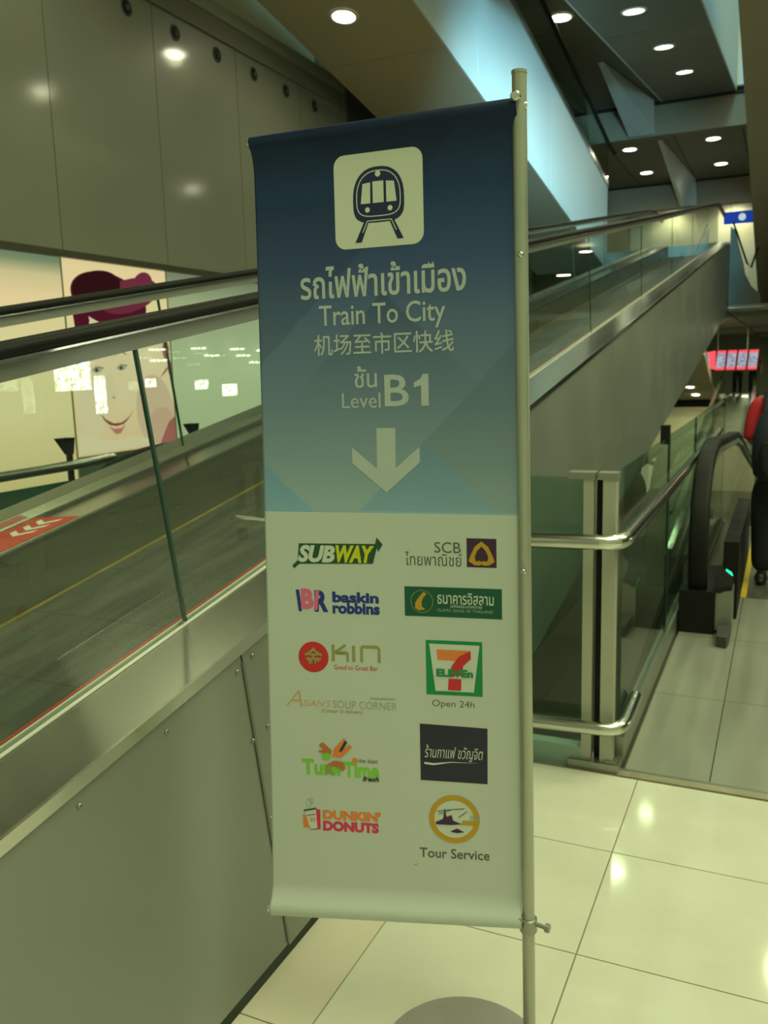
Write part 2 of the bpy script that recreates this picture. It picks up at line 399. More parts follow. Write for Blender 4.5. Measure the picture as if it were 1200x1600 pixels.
# glass panels (cut square to the slope) and handrails
def glass_run(X, joints, name='glass_panel', f=F1, top=.745, th=.0055, par=None, gm=None):
    for a, b in zip(joints[:-1], joints[1:]):
        m = MB(); f.bar(m, a+.004, b-.004, X-th, X+th, .0, top); m.build(name, gm or glass, par or root)
    for a in joints[1:-1]:
        m = MB(); f.bar(m, a-.0042, a+.0042, X-.005, X+.005, .005, top-.01); m.build('glass_joint', glass_e, par or root)
glass_run(-1.43, [-3.0,-.85, 1.795, 4.44, 7.08, 9.7, 12.3, 14.9, 17.5, 20.0])
glass_run(-2.756, [-3.0,-1.3,-.1, 1.15+.05, 3.54, 5.7, 7.95, 10.2, 12.45, 14.7, 17.0, 20.0], gm=glass_far)
def rail(X, par):
    pa = [tuple(F1.p(y, X, .787))[1:] for y in [YA + (19.6-YA)*k/20 for k in range(21)]]
    tail = smooth_path([pa[-1], (20.1, pa[-1][1]+.06), (20.7, pa[-1][1]+.085), (21.6, pa[-1][1]+.085)], 5)
    path = pa[:-1] + tail
    m = MB(); m.sweep(yz_frames(path, X), rrect(.078,.030,.0135)); m.build('handrail', rubber, par)
    path2 = [(y+.006, z-.037) for y, z in path]
    m = MB(); m.sweep(yz_frames(path2, X), [(-.014,-.0225),(.014,-.0225),(.014,.010),(.030,.016),(.030,.0225),(-.030,.0225),(-.030,.016),(-.014,.010)], smooth=False)
    m.sweep(yz_frames([(y, z+.0205) for y, z in path2], X), [(-.032,-.003),(.032,-.003),(.032,.002),(-.032,.002)], 1, smooth=False)
    m.build('rail_profile', [profile_m, steel_b], par)
rail(-1.43, root); rail(-2.756, root)
# end piece where the walkway lands upstairs
# ------------------------------------------------------------------ left wall with recessed jet nozzles
mb = MB()
ws = [-2.0, 1.51, 2.81, 4.12, 5.43, 6.74, 8.05, 9.36, 10.33]
for a, b in zip(ws[:-1], ws[1:]):
    mb.box((-5.40,a+.004,2.64),(-5.28,b-.004,4.895), 0)
mb.box((-5.40,-2,2.64),(-5.292,10.33,4.895),1)
struct('wall_left', mb, [panel, seam])
mb = MB(); mb.box((-5.45,-2,2.585),(-5.262,10.33,2.64),0)
struct('trim_2', mb, [mat('dark_bronze_trim', (.10,.09,.06), .4, .4)])
mb = MB(); mb.box((-5.45,-2,4.895),(-5.25,10.38,5.08),0); mb.box((-5.45,-2,5.08),(-5.22,10.4,5.21),1)
struct('trim_3', mb, [mat('cornice_grey', (.20,.19,.14), .6), mat('cornice_light', (.34,.32,.23), .6)])
mb = MB(); mb.box((-5.75,-2,5.20),(-5.6,10.4,8.2)); struct('wall_left', mb, [creamw])
mb = MB(); mb.box((-5.60,10.34,.0),(-5.3,10.42,7)); mb.box((-9,10.42,-4.1),(-5.3,10.6,7)); struct('wall_left', mb, [panel])
mb = MB(); mb.box((-5.6,10.6,-4.1),(-5.45,46,7)); struct('wall_left', mb, [ceil_dark])
for k in range(8):
    y = 5.087 + .659*k
    t = empty('air_nozzle', (-5.28, y, 4.752), None, 'air nozzle', 'round air nozzles in a row along the top of the grey panel wall')
    t['label'] = 'dark round air nozzle set high in the grey panelled wall'
    m = MB(); n = 24
    ring = lambda r, x: [Vector((x, y+r*math.cos(2*math.pi*i/n), 4.752+r*math.sin(2*math.pi*i/n))) for i in range(n)]
    R_ = [ring(.072,-5.281), ring(.070,-5.272), ring(.056,-5.270), ring(.052,-5.279)]
    m.add(sum(R_, []), [(j*n+i, j*n+(i+1)%n, (j+1)*n+(i+1)%n, (j+1)*n+i) for j in range(3) for i in range(n)], 0, True)
    m.build('rim', mat('nozzle_rim', (.09,.09,.07), .4, .3), t)
    m = MB(); m.disc((-5.2795,y,4.752),(1,0,0),.055,.003,24); m.disc((-5.277,y,4.752),(1,.15,-.3),.026,.02,18,1,.004)
    m.build('throat', [blackm, mat('nozzle_tip', (.06,.06,.05), .4)], t)

# ------------------------------------------------------------------ lit advertising boxes under the wall
def grad_emit(name, stops, axis, lo, hi, st):
    m = bpy.data.materials.new(name); m.use_nodes = True; nt = m.node_tree; N = nt.nodes; L = nt.links
    N.remove(N['Principled BSDF']); e = N.new('ShaderNodeEmission'); e.inputs[1].default_value = st
    tc = N.new('ShaderNodeTexCoord'); sp = N.new('ShaderNodeSeparateXYZ'); L.new(tc.outputs['Object'], sp.inputs[0])
    r = N.new('ShaderNodeMapRange'); r.inputs['From Min'].default_value = lo; r.inputs['From Max'].default_value = hi
    L.new(sp.outputs[axis], r.inputs['Value']); cr = N.new('ShaderNodeValToRGB'); el = cr.color_ramp.elements
    while len(el) < len(stops): el.new(.5)
    for q, (p, c) in zip(el, stops): q.position = p; q.color = (*c, 1)
    L.new(r.outputs[0], cr.inputs[0]); L.new(cr.outputs[0], e.inputs[0])
    L.new(e.outputs[0], N['Material Output'].inputs[0]); return m
bg_e = grad_emit('backlit_cream_print', [(0,(.62,.50,.20)),(.35,(.80,.70,.34)),(.62,(.85,.72,.36)),(.82,(.80,.66,.33)),(.91,(.62,.56,.28)),(.965,(.20,.27,.14)),(1,(.14,.21,.12))], 'Z', 0, 1.9, .92)
bg_g = grad_emit('backlit_green_print', [(0,(.42,.50,.25)),(.5,(.52,.60,.33)),(.85,(.40,.45,.25)),(1,(.16,.20,.12))], 'Z', 0, 1.9, .9)
LBX = -5.285
def lightbox(y0, y1, label, m_, z0=.70, z1=2.58):
    t = empty('advertising_lightbox', (LBX, (y0+y1)/2, z0), label, 'lightbox', 'backlit advertising panels below the grey wall')
    m = MB(); m.box((LBX-.12,y0+.012,z0),(LBX,y1-.012,z1)); m.build('lit_panel', m_, t)
    m = MB(); m.box((LBX-.12,y1-.014,z0),(LBX+.006,y1+.0,z1)); m.build('frame', mat('box_frame', (.35,.33,.22), .4, .4), t)
    return t
lightbox(3.0, 5.40, 'plain cream backlit panel left of the poster with a woman\'s face', bg_e)
lightbox(.5, 3.0, 'plain cream backlit panel at the left edge of the view', bg_e)
post = lightbox(5.40, 6.70, 'backlit advertising poster of a smiling woman in a dark pink hat', bg_e, .98)
lightbox(6.70, 8.45, 'pale green backlit panel right of the woman poster', bg_g)
lightbox(8.45, 10.3, 'cream backlit panel at the far end just left of the banner', bg_e)
skin_e = grad_emit('backlit_skin_print', [(0,(.85,.60,.32)),(.35,(.88,.70,.40)),(.7,(.90,.72,.42)),(1,(.80,.62,.36))], 'Z', 0, 1.2, .88)
def pe(n, c, s=.6): return MATS.get(n) or emis(n, c, s)
def yzpoly(pts, dx, mi, mb):
    mb.prism([(LBX+dx, y, z) for y, z in pts], (.0006, 0, 0), mi)
def ell(cy, cz, ry, rz, n=32, a0=0, a1=360, rot=0):
    out = []
    for i in range(n):
        a = math.radians(a0+(a1-a0)*i/(n-1 if a1-a0 < 360 else n)); y, z = ry*math.cos(a), rz*math.sin(a)
        c, s_ = math.cos(math.radians(rot)), math.sin(math.radians(rot)); out.append((cy+y*c-z*s_, cz+y*s_+z*c))
    return out
m = MB(); yzpoly([(5.412,.985),(6.69,.985),(6.69,1.72),(6.62,1.98),(6.40,2.16),(6.1,2.24),(5.8,2.22),(5.6,2.10),(5.47,1.9),(5.43,1.6),(5.412,1.3)], .0012, 0, m)
yzpoly(ell(6.42,1.30,.26,.34,28,0,360,10), .0014, 1, m); yzpoly(ell(6.50,1.16,.19,.18,24), .0016, 2, m); yzpoly(ell(5.62,1.36,.16,.24,24), .0014, 3, m)
yzpoly([(5.42,1.0),(6.4,1.0),(6.35,1.06),(6.1,1.10),(5.85,1.075),(5.6,1.12),(5.42,1.2)], .0016, 3, m)
yzpoly(ell(5.86,1.50,.05,.16,20,0,360,5), .0015, 3, m)
m.build('face_print', [skin_e, pe('skin_rose', (.80,.58,.36), .80), pe('skin_pink', (.76,.50,.32), .78), pe('skin_light', (.85,.70,.42), .86)], post)
m = MB()
yzpoly(ell(5.93,2.28,.46,.22,40,0,360,-8), .002, 0, m); yzpoly(ell(6.18,2.33,.40,.14,32,0,360,14), .0026, 1, m)
yzpoly(ell(5.78,2.38,.29,.13,32,0,360,10), .0032, 2, m); yzpoly(ell(6.35,2.42,.16,.11,24,0,360,35), .0028, 1, m)
yzpoly([(5.46,2.28),(5.5,1.95),(5.6,1.86),(5.66,2.1),(5.62,2.3)], .0022, 0, m)
m.build('hat_print', [pe('hat_wine', (.16,.015,.035), .5), pe('hat_magenta', (.30,.05,.09), .5), pe('hat_dark', (.05,.012,.012), .5)], post)
for cy, cz in ((5.70,1.69), (6.00,1.705)):
    m = MB()
    yzpoly(ell(cy,cz,.058,.020), .0024, 0, m); yzpoly(ell(cy-.005,cz,.020,.020), .003, 1, m); yzpoly(ell(cy-.005,cz,.008,.009), .0036, 2, m)
    yzpoly([(cy-.06,cz+.004),(cy,cz+.024),(cy+.07,cz+.010),(cy+.085,cz+.02),(cy,cz+.033)], .0034, 3, m)
    yzpoly([(cy-.09,cz+.095),(cy,cz+.135),(cy+.10,cz+.105),(cy+.01,cz+.155)], .003, 3, m)
    m.build('eye_print', [pe('eye_white', (.6,.62,.45), .6), pe('eye_green', (.12,.22,.12), .6), pe('eye_dark', (.05,.04,.03), .5), pe('brow', (.40,.26,.14), .6)], post)
m = MB()
yzpoly([(5.70,1.325),(5.76,1.27),(5.85,1.232),(5.95,1.232),(6.04,1.27),(6.13,1.345),(6.04,1.258),(5.97,1.216),(5.88,1.206),(5.80,1.220),(5.74,1.262)], .003, 0, m)
yzpoly([(5.78,1.215),(5.85,1.185),(5.94,1.185),(6.0,1.215),(5.93,1.14),(5.87,1.135)], .0034, 1, m)
yzpoly([(5.85,1.46),(5.88,1.44),(5.90,1.475),(5.885,1.46)], .003, 2, m)
m.build('lips_print', [pe('lip_line', (.40,.13,.08), .6), pe('lip_pink', (.75,.27,.20), .7), pe('nose_shade', (.60,.36,.22), .6)], post)
m = MB()
yzpoly([(6.45,1.0),(6.688,1.0),(6.688,1.24),(6.60,1.20),(6.52,1.10)], .003, 0, m)
yzpoly(ell(6.62,1.86,.05,.09), .003, 0, m); yzpoly(ell(6.66,1.70,.03,.07), .003, 0, m); yzpoly([(6.5,1.60),(6.60,1.66),(6.66,1.72),(6.6,1.69)], .003, 0, m)
m.build('garment_print', [pe('garment_pink', (.62,.20,.16), .6)], post)
mb = MB(); mb.box((-5.42,-2,-.02),(-5.29,10.3,.98)); struct('wall_left', mb, [mat('dark_green_wall', (.10,.14,.10), .4, .1, .1, 1)])
mb = MB(); mb.box((-5.3,-3,-.08),(-2.97,4.2,-.02)); struct('floor', mb, [mat('dark_floor', (.10,.13,.10), .3, 0, .1, 2)])

# ------------------------------------------------------------------ lower guard rail and second walkway behind the far side
t = empty('guard_rail', (-4.2, 3.4, 0), 'steel tube guard rail with dark green glass in front of the cream lit panel', 'railing')
m = MB(); m.tube([(-4.2,1.0,1.055),(-4.2,2.6,1.062),(-4.2,4.30,1.075),(-4.2,4.62,1.09)], .032); m.build('top_tube', steel_b, t)
m = MB(); m.box((-4.21,1.0,.05),(-4.19,4.28,.98)); m.build('glass_panel', mat('dark_green_glass', (.03,.085,.06), .12, 0, .1, 2, coat=.5), t)
m = MB(); m.box((-4.215,1.0,.80),(-4.205,4.2,.835)); m.build('mid_strip', steel_d, t)
for y in (4.28, 5.62):
    t2 = empty('black_post', (-4.26, y, 0), ('slim black post with a flared cap left of the woman poster' if y < 5 else 'slim black post with a flared cap at the right corner of the woman poster'), 'post', )
    m = MB(); m.box((-4.275,y-.015,0),(-4.245,y+.015,1.18)); m.build('shaft', blackm, t2)
    m = MB(); m.hexa([(-4.28,y-.02,1.14),(-4.24,y-.02,1.14),(-4.24,y+.02,1.14),(-4.28,y+.02,1.14),(-4.30,y-.085,1.25),(-4.22,y-.085,1.25),(-4.22,y+.02,1.25),(-4.30,y+.02,1.25)]); m.build('cap', blackm, t2)
t = empty('moving_walkway', (-4.2, 5.2, 0), 'descending walkway with a curved black handrail end below the woman poster', 'moving walkway')
pth = smooth_path([(4.62,.55),(4.42,.74),(4.38,.90),(4.48,1.03),(4.72,1.095),(5.2,1.125),(5.8,1.10),(6.6,1.02),(7.6,.87),(9.6,.55)], 6)
m = MB(); m.sweep(yz_frames(pth, -4.12), rrect(.085,.04,.018)); m.build('handrail', rubber, t)
m = MB(); m.sweep(yz_frames([(y+.03,z-.06) for y, z in pth[14:]], -4.12), rrect(.03,.06,.008)); m.build('rail_profile', profile_m, t)
m = MB(); m.prism([(-4.12,y+.05,z-.08) for y, z in pth[10:]]+[(-4.12,9.6,-.2),(-4.12,4.6,.1)], (-.01,0,0)); m.build('glass_panel', glass_g, t)
m = MB(); m.prism([(-4.16,4.4,0),(-4.16,9.6,-.6),(-4.16,9.6,.0),(-4.16,5.2,.45),(-4.16,4.4,.45)], (.1,0,0)); m.build('skirt', steel_d, t)

# ------------------------------------------------------------------ downlights
DL = []
def make_downlight(r, hi=False):
    t = empty('downlight', (0, 0, 0)); n = 32
    prof = [(1.0, -.004), (1.02, -.014), (1.25, -.012), (1.28, 0)]
    vs = []
    for a, h in prof: vs += [(a*r*math.cos(2*math.pi*i/n), a*r*math.sin(2*math.pi*i/n), h) for i in range(n)]
    m = MB(); m.add(vs, [(j*n+i, j*n+(i+1)%n, (j+1)*n+(i+1)%n, (j+1)*n+i) for j in range(3) for i in range(n)], 0, True)
    m.build('trim_ring', ringm, t)
    m = MB(); m.disc((0,0,0),(0,0,-1), r*.99, .008, n); m.build('diffuser', lamp_hi if hi else lampm, t)
    return t
def place_downlight(src, loc, slope, label, group, first=False, power=25):
    if first: o = src; kids = []
    else:
        o = src.copy(); COL.objects.link(o)
        for ch in src.children:
            c = ch.copy(); COL.objects.link(c); c.parent = o
    o.location = loc; o.rotation_euler = (math.atan(slope), 0, 0)
    tag(o, label, 'ceiling light', group)
    if power:
        d = bpy.data.lights.new('downlight_beam', 'SPOT'); d.energy = power; d.spot_size = math.radians(162); d.spot_blend = .8; d.shadow_soft_size = .08
        d.color = WARM
        l = bpy.data.objects.new('downlight_beam', d); COL.objects.link(l); l.location = Vector(loc)+Vector((0,0,-.06))
    return o
dl = make_downlight(.115, True)
T2z = lambda y: 6.55-.165*y
gA = 'round downlights in the brown underside of the descending overhead walkway'
place_downlight(dl, (-4.22, 8.45, T2z(8.45)-.001), -.165, 'large round downlight glowing in the brown soffit above the banner', gA, True, 18)
for y in (4.75,):
    place_downlight(dl, (-4.22, y, T2z(y)-.001), -.165, 'round downlight in the brown soffit nearest the viewer', gA, power=60)

# ------------------------------------------------------------------ overhead descending walkway (brown underside, pale side)
def overhead(root, x0, x1, zf, y0, y1, side_h, joints, side_mat, sidex, bm_=None):
    # underside panels
    for a, b in zip(joints[:-1], joints[1:]):
        m = MB(); g = .006
        m.hexa([(x0,a+g,zf(a+g)),(x1,a+g,zf(a+g)),(x1,b-g,zf(b-g)),(x0,b-g,zf(b-g)),(x0,a+g,zf(a+g)+.03),(x1,a+g,zf(a+g)+.03),(x1,b-g,zf(b-g)+.03),(x0,b-g,zf(b-g)+.03)])
        m.build('soffit_panel', bm_ or brown, root)
    m = MB(); m.hexa([(x0+.02,y0,zf(y0)+.031),(x1-.02,y0,zf(y0)+.031),(x1-.02,y1,zf(y1)+.031),(x0+.02,y1,zf(y1)+.031),(x0+.02,y0,zf(y0)+side_h-.1),(x1-.02,y0,zf(y0)+side_h-.1),(x1-.02,y1,zf(y1)+side_h-.1),(x0+.02,y1,zf(y1)+side_h-.1)])
    m.build('frame_body', seam, root)
t = empty('overhead_walkway', (-4.2, 12, 3), 'overhead moving walkway sloping down away behind the banner, brown soffit and pale blue-lit side', 'moving walkway')
overhead(t, -4.9, -3.47, T2z, -2, 18.6, 1.55, [-2,2.6,6.0,9.35,12.9,16.4,18.6], white_side, -3.47)
for a, b in ((-2,3.5),(3.5,6.9),(6.9,10.4),(10.4,13.9),(13.9,18.6)):
    m = MB(); m.prism([(-3.47,a+.004,T2z(a)),(-3.47,b-.004,T2z(b)),(-3.47,b-.004,T2z(b)+1.62),(-3.47,a+.004,T2z(a)+1.62)], (.02,0,0)); m.build('side_panel', white_side, t)
m = MB(); m.prism([(-3.47,-2,T2z(-2)+1.62),(-3.47,18.6,T2z(18.6)+1.62),(-3.47,18.6,T2z(18.6)+1.72),(-3.47,-2,T2z(-2)+1.72)], (.04,0,0)); m.build('edge_strip', steel_b, t)
m = MB(); m.prism([(-3.46,-2,T2z(-2)+1.72),(-3.46,18.6,T2z(18.6)+1.72),(-3.46,18.6,T2z(18.6)+2.45),(-3.46,-2,T2z(-2)+2.45)], (.012,0,0)); m.build('glass_panel', glass_g, t)
m = MB(); m.sweep(yz_frames([(-2,T2z(-2)+2.48),(18.6,T2z(18.6)+2.48),(19.4,T2z(19)+2.5)], -3.46), rrect(.08,.05,.02)); m.build('handrail', rubber, t)

# ------------------------------------------------------------------ upper rising walkway soffit (right of centre)
Az = lambda y: 4.665+.1156*y
t = empty('overhead_walkway', (-1.9, 14, 6), 'dark soffit of an upper walkway rising away at top right, with three downlights', 'moving walkway')
ys = [-1, 5, 10.5, 13.6, 17.0, 20.15]
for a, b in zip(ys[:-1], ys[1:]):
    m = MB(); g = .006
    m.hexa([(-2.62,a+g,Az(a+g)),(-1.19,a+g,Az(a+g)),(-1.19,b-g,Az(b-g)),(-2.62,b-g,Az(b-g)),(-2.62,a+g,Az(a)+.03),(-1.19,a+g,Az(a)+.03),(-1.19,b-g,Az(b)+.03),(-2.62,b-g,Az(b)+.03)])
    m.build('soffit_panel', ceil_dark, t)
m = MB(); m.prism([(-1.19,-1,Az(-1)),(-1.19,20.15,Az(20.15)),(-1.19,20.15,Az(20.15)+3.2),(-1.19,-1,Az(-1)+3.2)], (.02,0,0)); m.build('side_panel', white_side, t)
m = MB(); m.prism([(-2.62,-1,Az(-1)),(-2.62,20.15,6.985),(-2.62,10.4,6.98),(-2.62,-1,6.98)], (-.02,0,0)); m.build('side_panel', white_side, t)
gB = 'round downlights along the upper rising walkway soffit'
dl2 = make_downlight(.13)
AL = [(-2.0,12.4),(-1.93,14.84),(-1.87,17.16)]
lab = ['round downlight in the upper walkway soffit, nearest and largest of its row of three','middle round downlight of the three in the upper walkway soffit','farthest round downlight in the upper walkway soffit beside the beam','round downlight in the upper walkway soffit above the view','round downlight in the upper walkway soffit overhead of the viewer']
for i, (x, y) in enumerate(AL):
    place_downlight(dl2, (x, y, Az(y)-.001), .1156, lab[i], gB, i == 0, 45)

# brown descending soffit at the right edge
Bz = lambda y: 5.85-.230*(y-12)
t = empty('overhead_walkway', (0, 14, 3), 'brown soffit of an overhead walkway descending along the right edge of view', 'moving walkway')
overhead(t, -.70, .85, Bz, 1, 24.86, 1.5, [1,4.5,8,11.5,15,18.5,22,24.86], brown, -.7, brown_d)
m = MB(); m.box((-.70,24.86,Bz(24.86)),(.85,24.9,Bz(24.86)+1.4)); m.build('end_panel', brown_d, t)
m = MB(); m.prism([(-.70,1,Bz(1)),(-.70,24.86,Bz(24.86)),(-.70,24.86,Bz(24.86)+1.5),(-.70,1,Bz(1)+1.5)], (-.02,0,0)); m.build('side_panel', brown_d, t)
gC = 'downlights in the brown soffit along the right edge'
for i, y in enumerate((7.4, 10.95, 14.7)):
    place_downlight(dl, (.25, y, Bz(y)-.001), -.23, ['round downlight in the right hand brown soffit, nearest','round downlight in the right hand brown soffit, second along','round downlight in the right hand brown soffit, third along'][i], gC, power=70)

# ------------------------------------------------------------------ main ceiling, beams
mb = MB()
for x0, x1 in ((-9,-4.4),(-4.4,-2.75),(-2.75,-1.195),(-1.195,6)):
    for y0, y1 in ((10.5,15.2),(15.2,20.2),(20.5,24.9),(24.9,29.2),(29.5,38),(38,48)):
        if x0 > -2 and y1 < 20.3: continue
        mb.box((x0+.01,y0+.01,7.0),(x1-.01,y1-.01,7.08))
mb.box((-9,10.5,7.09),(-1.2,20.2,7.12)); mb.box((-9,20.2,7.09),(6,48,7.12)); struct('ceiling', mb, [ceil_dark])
mb = MB(); mb.box((-9,20.2,6.34),(6,20.52,6.96)); struct('trim_4', mb, [beamm])
mb = MB(); mb.box((-1.15,20.3,7.13),(4,20.5,11)); struct('wall_far', mb, [white_side])
mb = MB(); mb.box((-9,29.2,6.23),(6,29.5,6.96)); struct('trim_5', mb, [beamm])
mb = MB(); mb.box((-9,20.12,6.955),(6,20.2,7.0)); struct('trim_6', mb, [blackm])
mb = MB(); mb.box((-9,29.12,6.955),(6,29.2,7.0)); struct('trim_7', mb, [blackm])
gD = 'round downlights between the ceiling beams'
pos = [((-2.94,12.33,6.98),'round downlight on the dark ceiling left of the three soffit lights'),
 ((-3.92,24.1,6.999),'round downlight between the beams, left pair, nearer one'),((-3.95,27.25,6.999),'round downlight between the beams, left pair, farther one'),
 ((-1.9,24.07,6.999),'round downlight between the beams, right pair, nearer one'),((-1.92,27.2,6.999),'round downlight between the beams, right pair, farther one'),
 ((-3.9,33.5,6.999),'small round downlight beyond the second beam, left one'),((-1.9,33.5,6.999),'small round downlight beyond the second beam, right one')]
dl3 = make_downlight(.16)
for i, (p, l) in enumerate(pos):
    if i == 0:
        p = (-3.48, 14.6, 6.998)
    place_downlight(dl3, p, 0, l, gD, i == 0, 90)
# lit fins between the soffits
for pts, lb in (([(-3.36,17.0,6.99),(-2.86,19.9,6.99),(-2.86,20.1,6.36),(-3.30,20.1,6.36)], 'pale triangular fin lit blue beside the upper walkway soffit'),
                ([(-3.15,23.5,6.99),(-2.85,28.9,6.99),(-2.80,29.1,6.25),(-3.2,29.1,6.25)], 'pale narrow fin between the two pairs of ceiling lights')):
    m = MB(); m.prism(pts, (.10,0,0)); o = m.build('ceiling_fin', white_side); tag(o, lb, 'fin', 'pale fins hanging from the ceiling')

# ------------------------------------------------------------------ upper landing, seen at right
mb = MB(); mb.box((-9,20.5,2.60),(-1.23,46,4.04)); mb.box((-1.20,20.5,2.62),(4,46,2.75)); struct('floor', mb, [concrete])
t = empty('balustrade', (-.9,20.5,2.7), 'teal side panel and glass of the landing beyond the top of the inclined walkway', 'balustrade')
m = MB(); m.prism([(-1.21,20.5,2.75),(-.56,20.5,2.75),(-.58,20.5,2.95),(-.86,20.5,3.22),(-.93,20.5,3.60),(-1.12,20.5,4.30),(-1.21,20.5,4.40)], (0,.06,0)); m.build('side_panel', tealm, t)
m = MB(); m.box((-1.21,20.46,2.67),(-.50,20.52,2.71)); m.build('lower_edge', profile_m, t)
m = MB(); m.prism([(-.86,20.52,3.22),(-.56,20.52,2.95),(-.50,20.52,4.2),(-.62,20.52,4.12),(-.85,20.52,3.62)], (0,.012,0)); m.build('glass_panel', glass_far, t)
m = MB(); m.tube([(-1.16,20.46,4.46),(-.86,20.46,3.60),(-.78,20.46,3.50),(-.60,20.46,4.08),(-.5,20.46,4.4)], .022); m.build('handrail', rubber, t)
mb = MB(); mb.box((-9,34,2.75),(1.6,34.2,7)); struct('wall_far', mb, [creamw])
t = empty('direction_sign', (-1.5,31,6.0), 'small blue hanging sign with a white symbol high at the right', 'sign')
m = MB(); m.box((-2.05,31,5.86),(-1.0,31.08,6.24)); m.build('board', mat('blue_sign', (.01,.05,.42), .5, emit=(.01,.06,.5), estr=.5), t)
m = MB(); m.disc((-1.5,30.995,6.05),(0,-1,0),.11,.004,20); m.box((-1.53,30.985,5.98),(-1.47,30.99,6.12)); m.build('symbol', mat('white_symbol', (.8,.8,.8), .5, emit=(.8,.85,.8), estr=.6), t)
m = MB(); m.box((-1.85,31.03,6.24),(-1.83,31.05,7.0)); m.box((-1.2,31.03,6.24),(-1.18,31.05,7.0)); m.build('hanger', steel_d, t)
for i, (x, z) in enumerate(((-1.45,5.55),(-.85,4.95),(-2.05,6.1),(-2.5,5.2))):
    place_downlight(dl3, (x,31.5+i*.2,6.998), 0, ['small downlight beyond the beam above the blue sign, first','small downlight far behind the blue sign','small downlight near the top end of the glass rail','small downlight seen past the glass rail end'][i], gD, power=0)

# ------------------------------------------------------------------ opening: safety railing at the front, side glass
t = empty('safety_railing', (-.62,3.4,0), 'satin steel tube railing with glass around the floor opening right of the banner', 'railing')
def bend(pts, r, k=6):   # round the corners of a polyline
    out = [Vector(pts[0])]
    for i in range(1, len(pts)-1):
        a, b, c = Vector(pts[i-1]), Vector(pts[i]), Vector(pts[i+1]); d1 = (a-b).normalized(); d2 = (c-b).normalized()
        for j in range(k+1):
            u = j/k; p = (b+d1*r)*(1-u)**2 + b*2*u*(1-u) + (b+d2*r)*u*u; out.append(p)
    out.append(Vector(pts[-1])); return out
m = MB(); m.tube(bend([(-1.21,3.27,.955),(-.535,3.27,.968),(-.535,8.6,.985)], .10), .031, 18); m.build('top_tube', steel_b, t)
m = MB(); m.tube(bend([(-1.21,3.30,.185),(-.53,3.30,.205),(-.53,3.66,.215)], .09), .028, 18); m.build('lower_tube', steel_b, t)
for x0, x1 in ((-.70,-.66),(-.625,-.575)):
    m = MB(); m.box((x0,3.36,.0),(x1,3.385 if x0<-.65 else 3.42,1.215)); m.build('post', mat('painted_steel_post', (.44,.44,.36), .45, .4, .05, 4), t)
for x0, x1 in ((-.76,-.655),(-.645,-.57)):
    m = MB(); m.box((x0,3.355,1.195),(x1,3.43,1.222)); m.build('post_cap', profile_m, t)
m = MB(); m.box((-.655,3.40,.02),(-.635,3.46,1.19)); m.build('rubber_gasket', blackm, t)
m = MB(); m.box((-1.21,3.38,.10),(-.705,3.39,1.20)); m.build('front_glass', glass_g, t)
m = MB(); m.box((-1.21,3.36,-.02),(-.70,3.42,.085)); m.build('front_kerb', mat('pale_teal_kerb', (.30,.42,.38), .4, .1, .05, 3), t)
m = MB(); m.box((-.75,3.34,-.03),(-.545,3.44,.035)); m.box((-.60,3.35,.03),(-.56,3.40,.045)); m.build('base_plate', steel_d, t)
ys = [3.44, 4.95, 6.5, 8.1, 9.7]
for a, b in zip(ys[:-1], ys[1:]):
    m = MB(); m.box((-.572,a+.01,.12),(-.56,b-.01,1.235)); m.build('side_glass', glass_g, t)
    m = MB(); m.box((-.573,b-.008,.12),(-.559,b+.008,1.235)); m.build('glass_joint', glass_e, t)
m = MB(); m.box((-.59,3.44,-.02),(-.543,9.7,.12)); m.build('side_kerb', steel_d, t)
m = MB(); m.box((-.595,4.80,1.20),(-.55,4.86,1.30)); m.build('latch_block', blackm, t)

# ------------------------------------------------------------------ things down in the opening
t = empty('lower_balustrade', (-1.0,8,-4), 'steel balustrade of the lower level walkway seen down in the opening', 'balustrade')
F5 = Incl(-1.9, .12)
m = MB(); F5.bar(m, 3.4, 16, -1.06, -1.02, .0, .06); m.build('handrail', steel_b, t)
m = MB(); F5.bar(m, 3.4, 16, -1.045, -1.035, -.9, 0); m.build('glass_panel', glass_g, t)
m = MB(); F5.bar(m, 3.4, 16, -1.10, -.98, -1.3, -.9); m.build('skirt', steel_d, t)
m = MB(); F5.bar(m, 3.4, 16, -.98, -.56, -1.35, -1.3); m.build('belt', mat('dark_belt', (.05,.055,.045), .5, .3, .1, 3), t)
mb = MB(); mb.box((-9,40,-4.1),(4,40.2,-.55)); struct('wall_far', mb, [creamw])
mb = MB(); mb.box((-9,39.8,-.55),(4,40,.0)); mb.box((-9,36,-.02),(4,36.4,.02)); struct('trim_8', mb, [brown])
# sloping soffit with two lamps beyond the underside of the walkway
m = MB(); Cz = lambda y: 1.62-.158*(y-26)
m.prism([(-5.35,24,Cz(24)),(-2.0,24,Cz(24)),(-2.45,35.9,Cz(36)),(-5.35,35.9,Cz(36))], (0,0,.3)); o = m.build('sloping_soffit', brown)
tag(o, 'brown sloping soffit with two lamps glimpsed under the rising walkway', 'soffit')
gE = 'small lamps in the brown sloping soffit'
place_downlight(dl2, (-3.02, 32.0, Cz(32)-.02), -.158, 'small bright lamp in the sloping brown soffit, upper one', gE, power=20)
place_downlight(dl2, (-3.02, 34.2, Cz(34.2)-.03), -.158, 'small bright lamp in the sloping brown soffit, lower one', gE, power=20)
mb = MB(); mb.box((-5.6,36.0,-.25),(4,36.2,.06)); struct('trim_9', mb, [blackm])
mb = MB(); mb.box((-9,46,-4.1),(4.6,46.3,2.6)); struct('wall_far', mb, [mat('far_wall', (.26,.26,.19), .7, 0, .06, .6)])

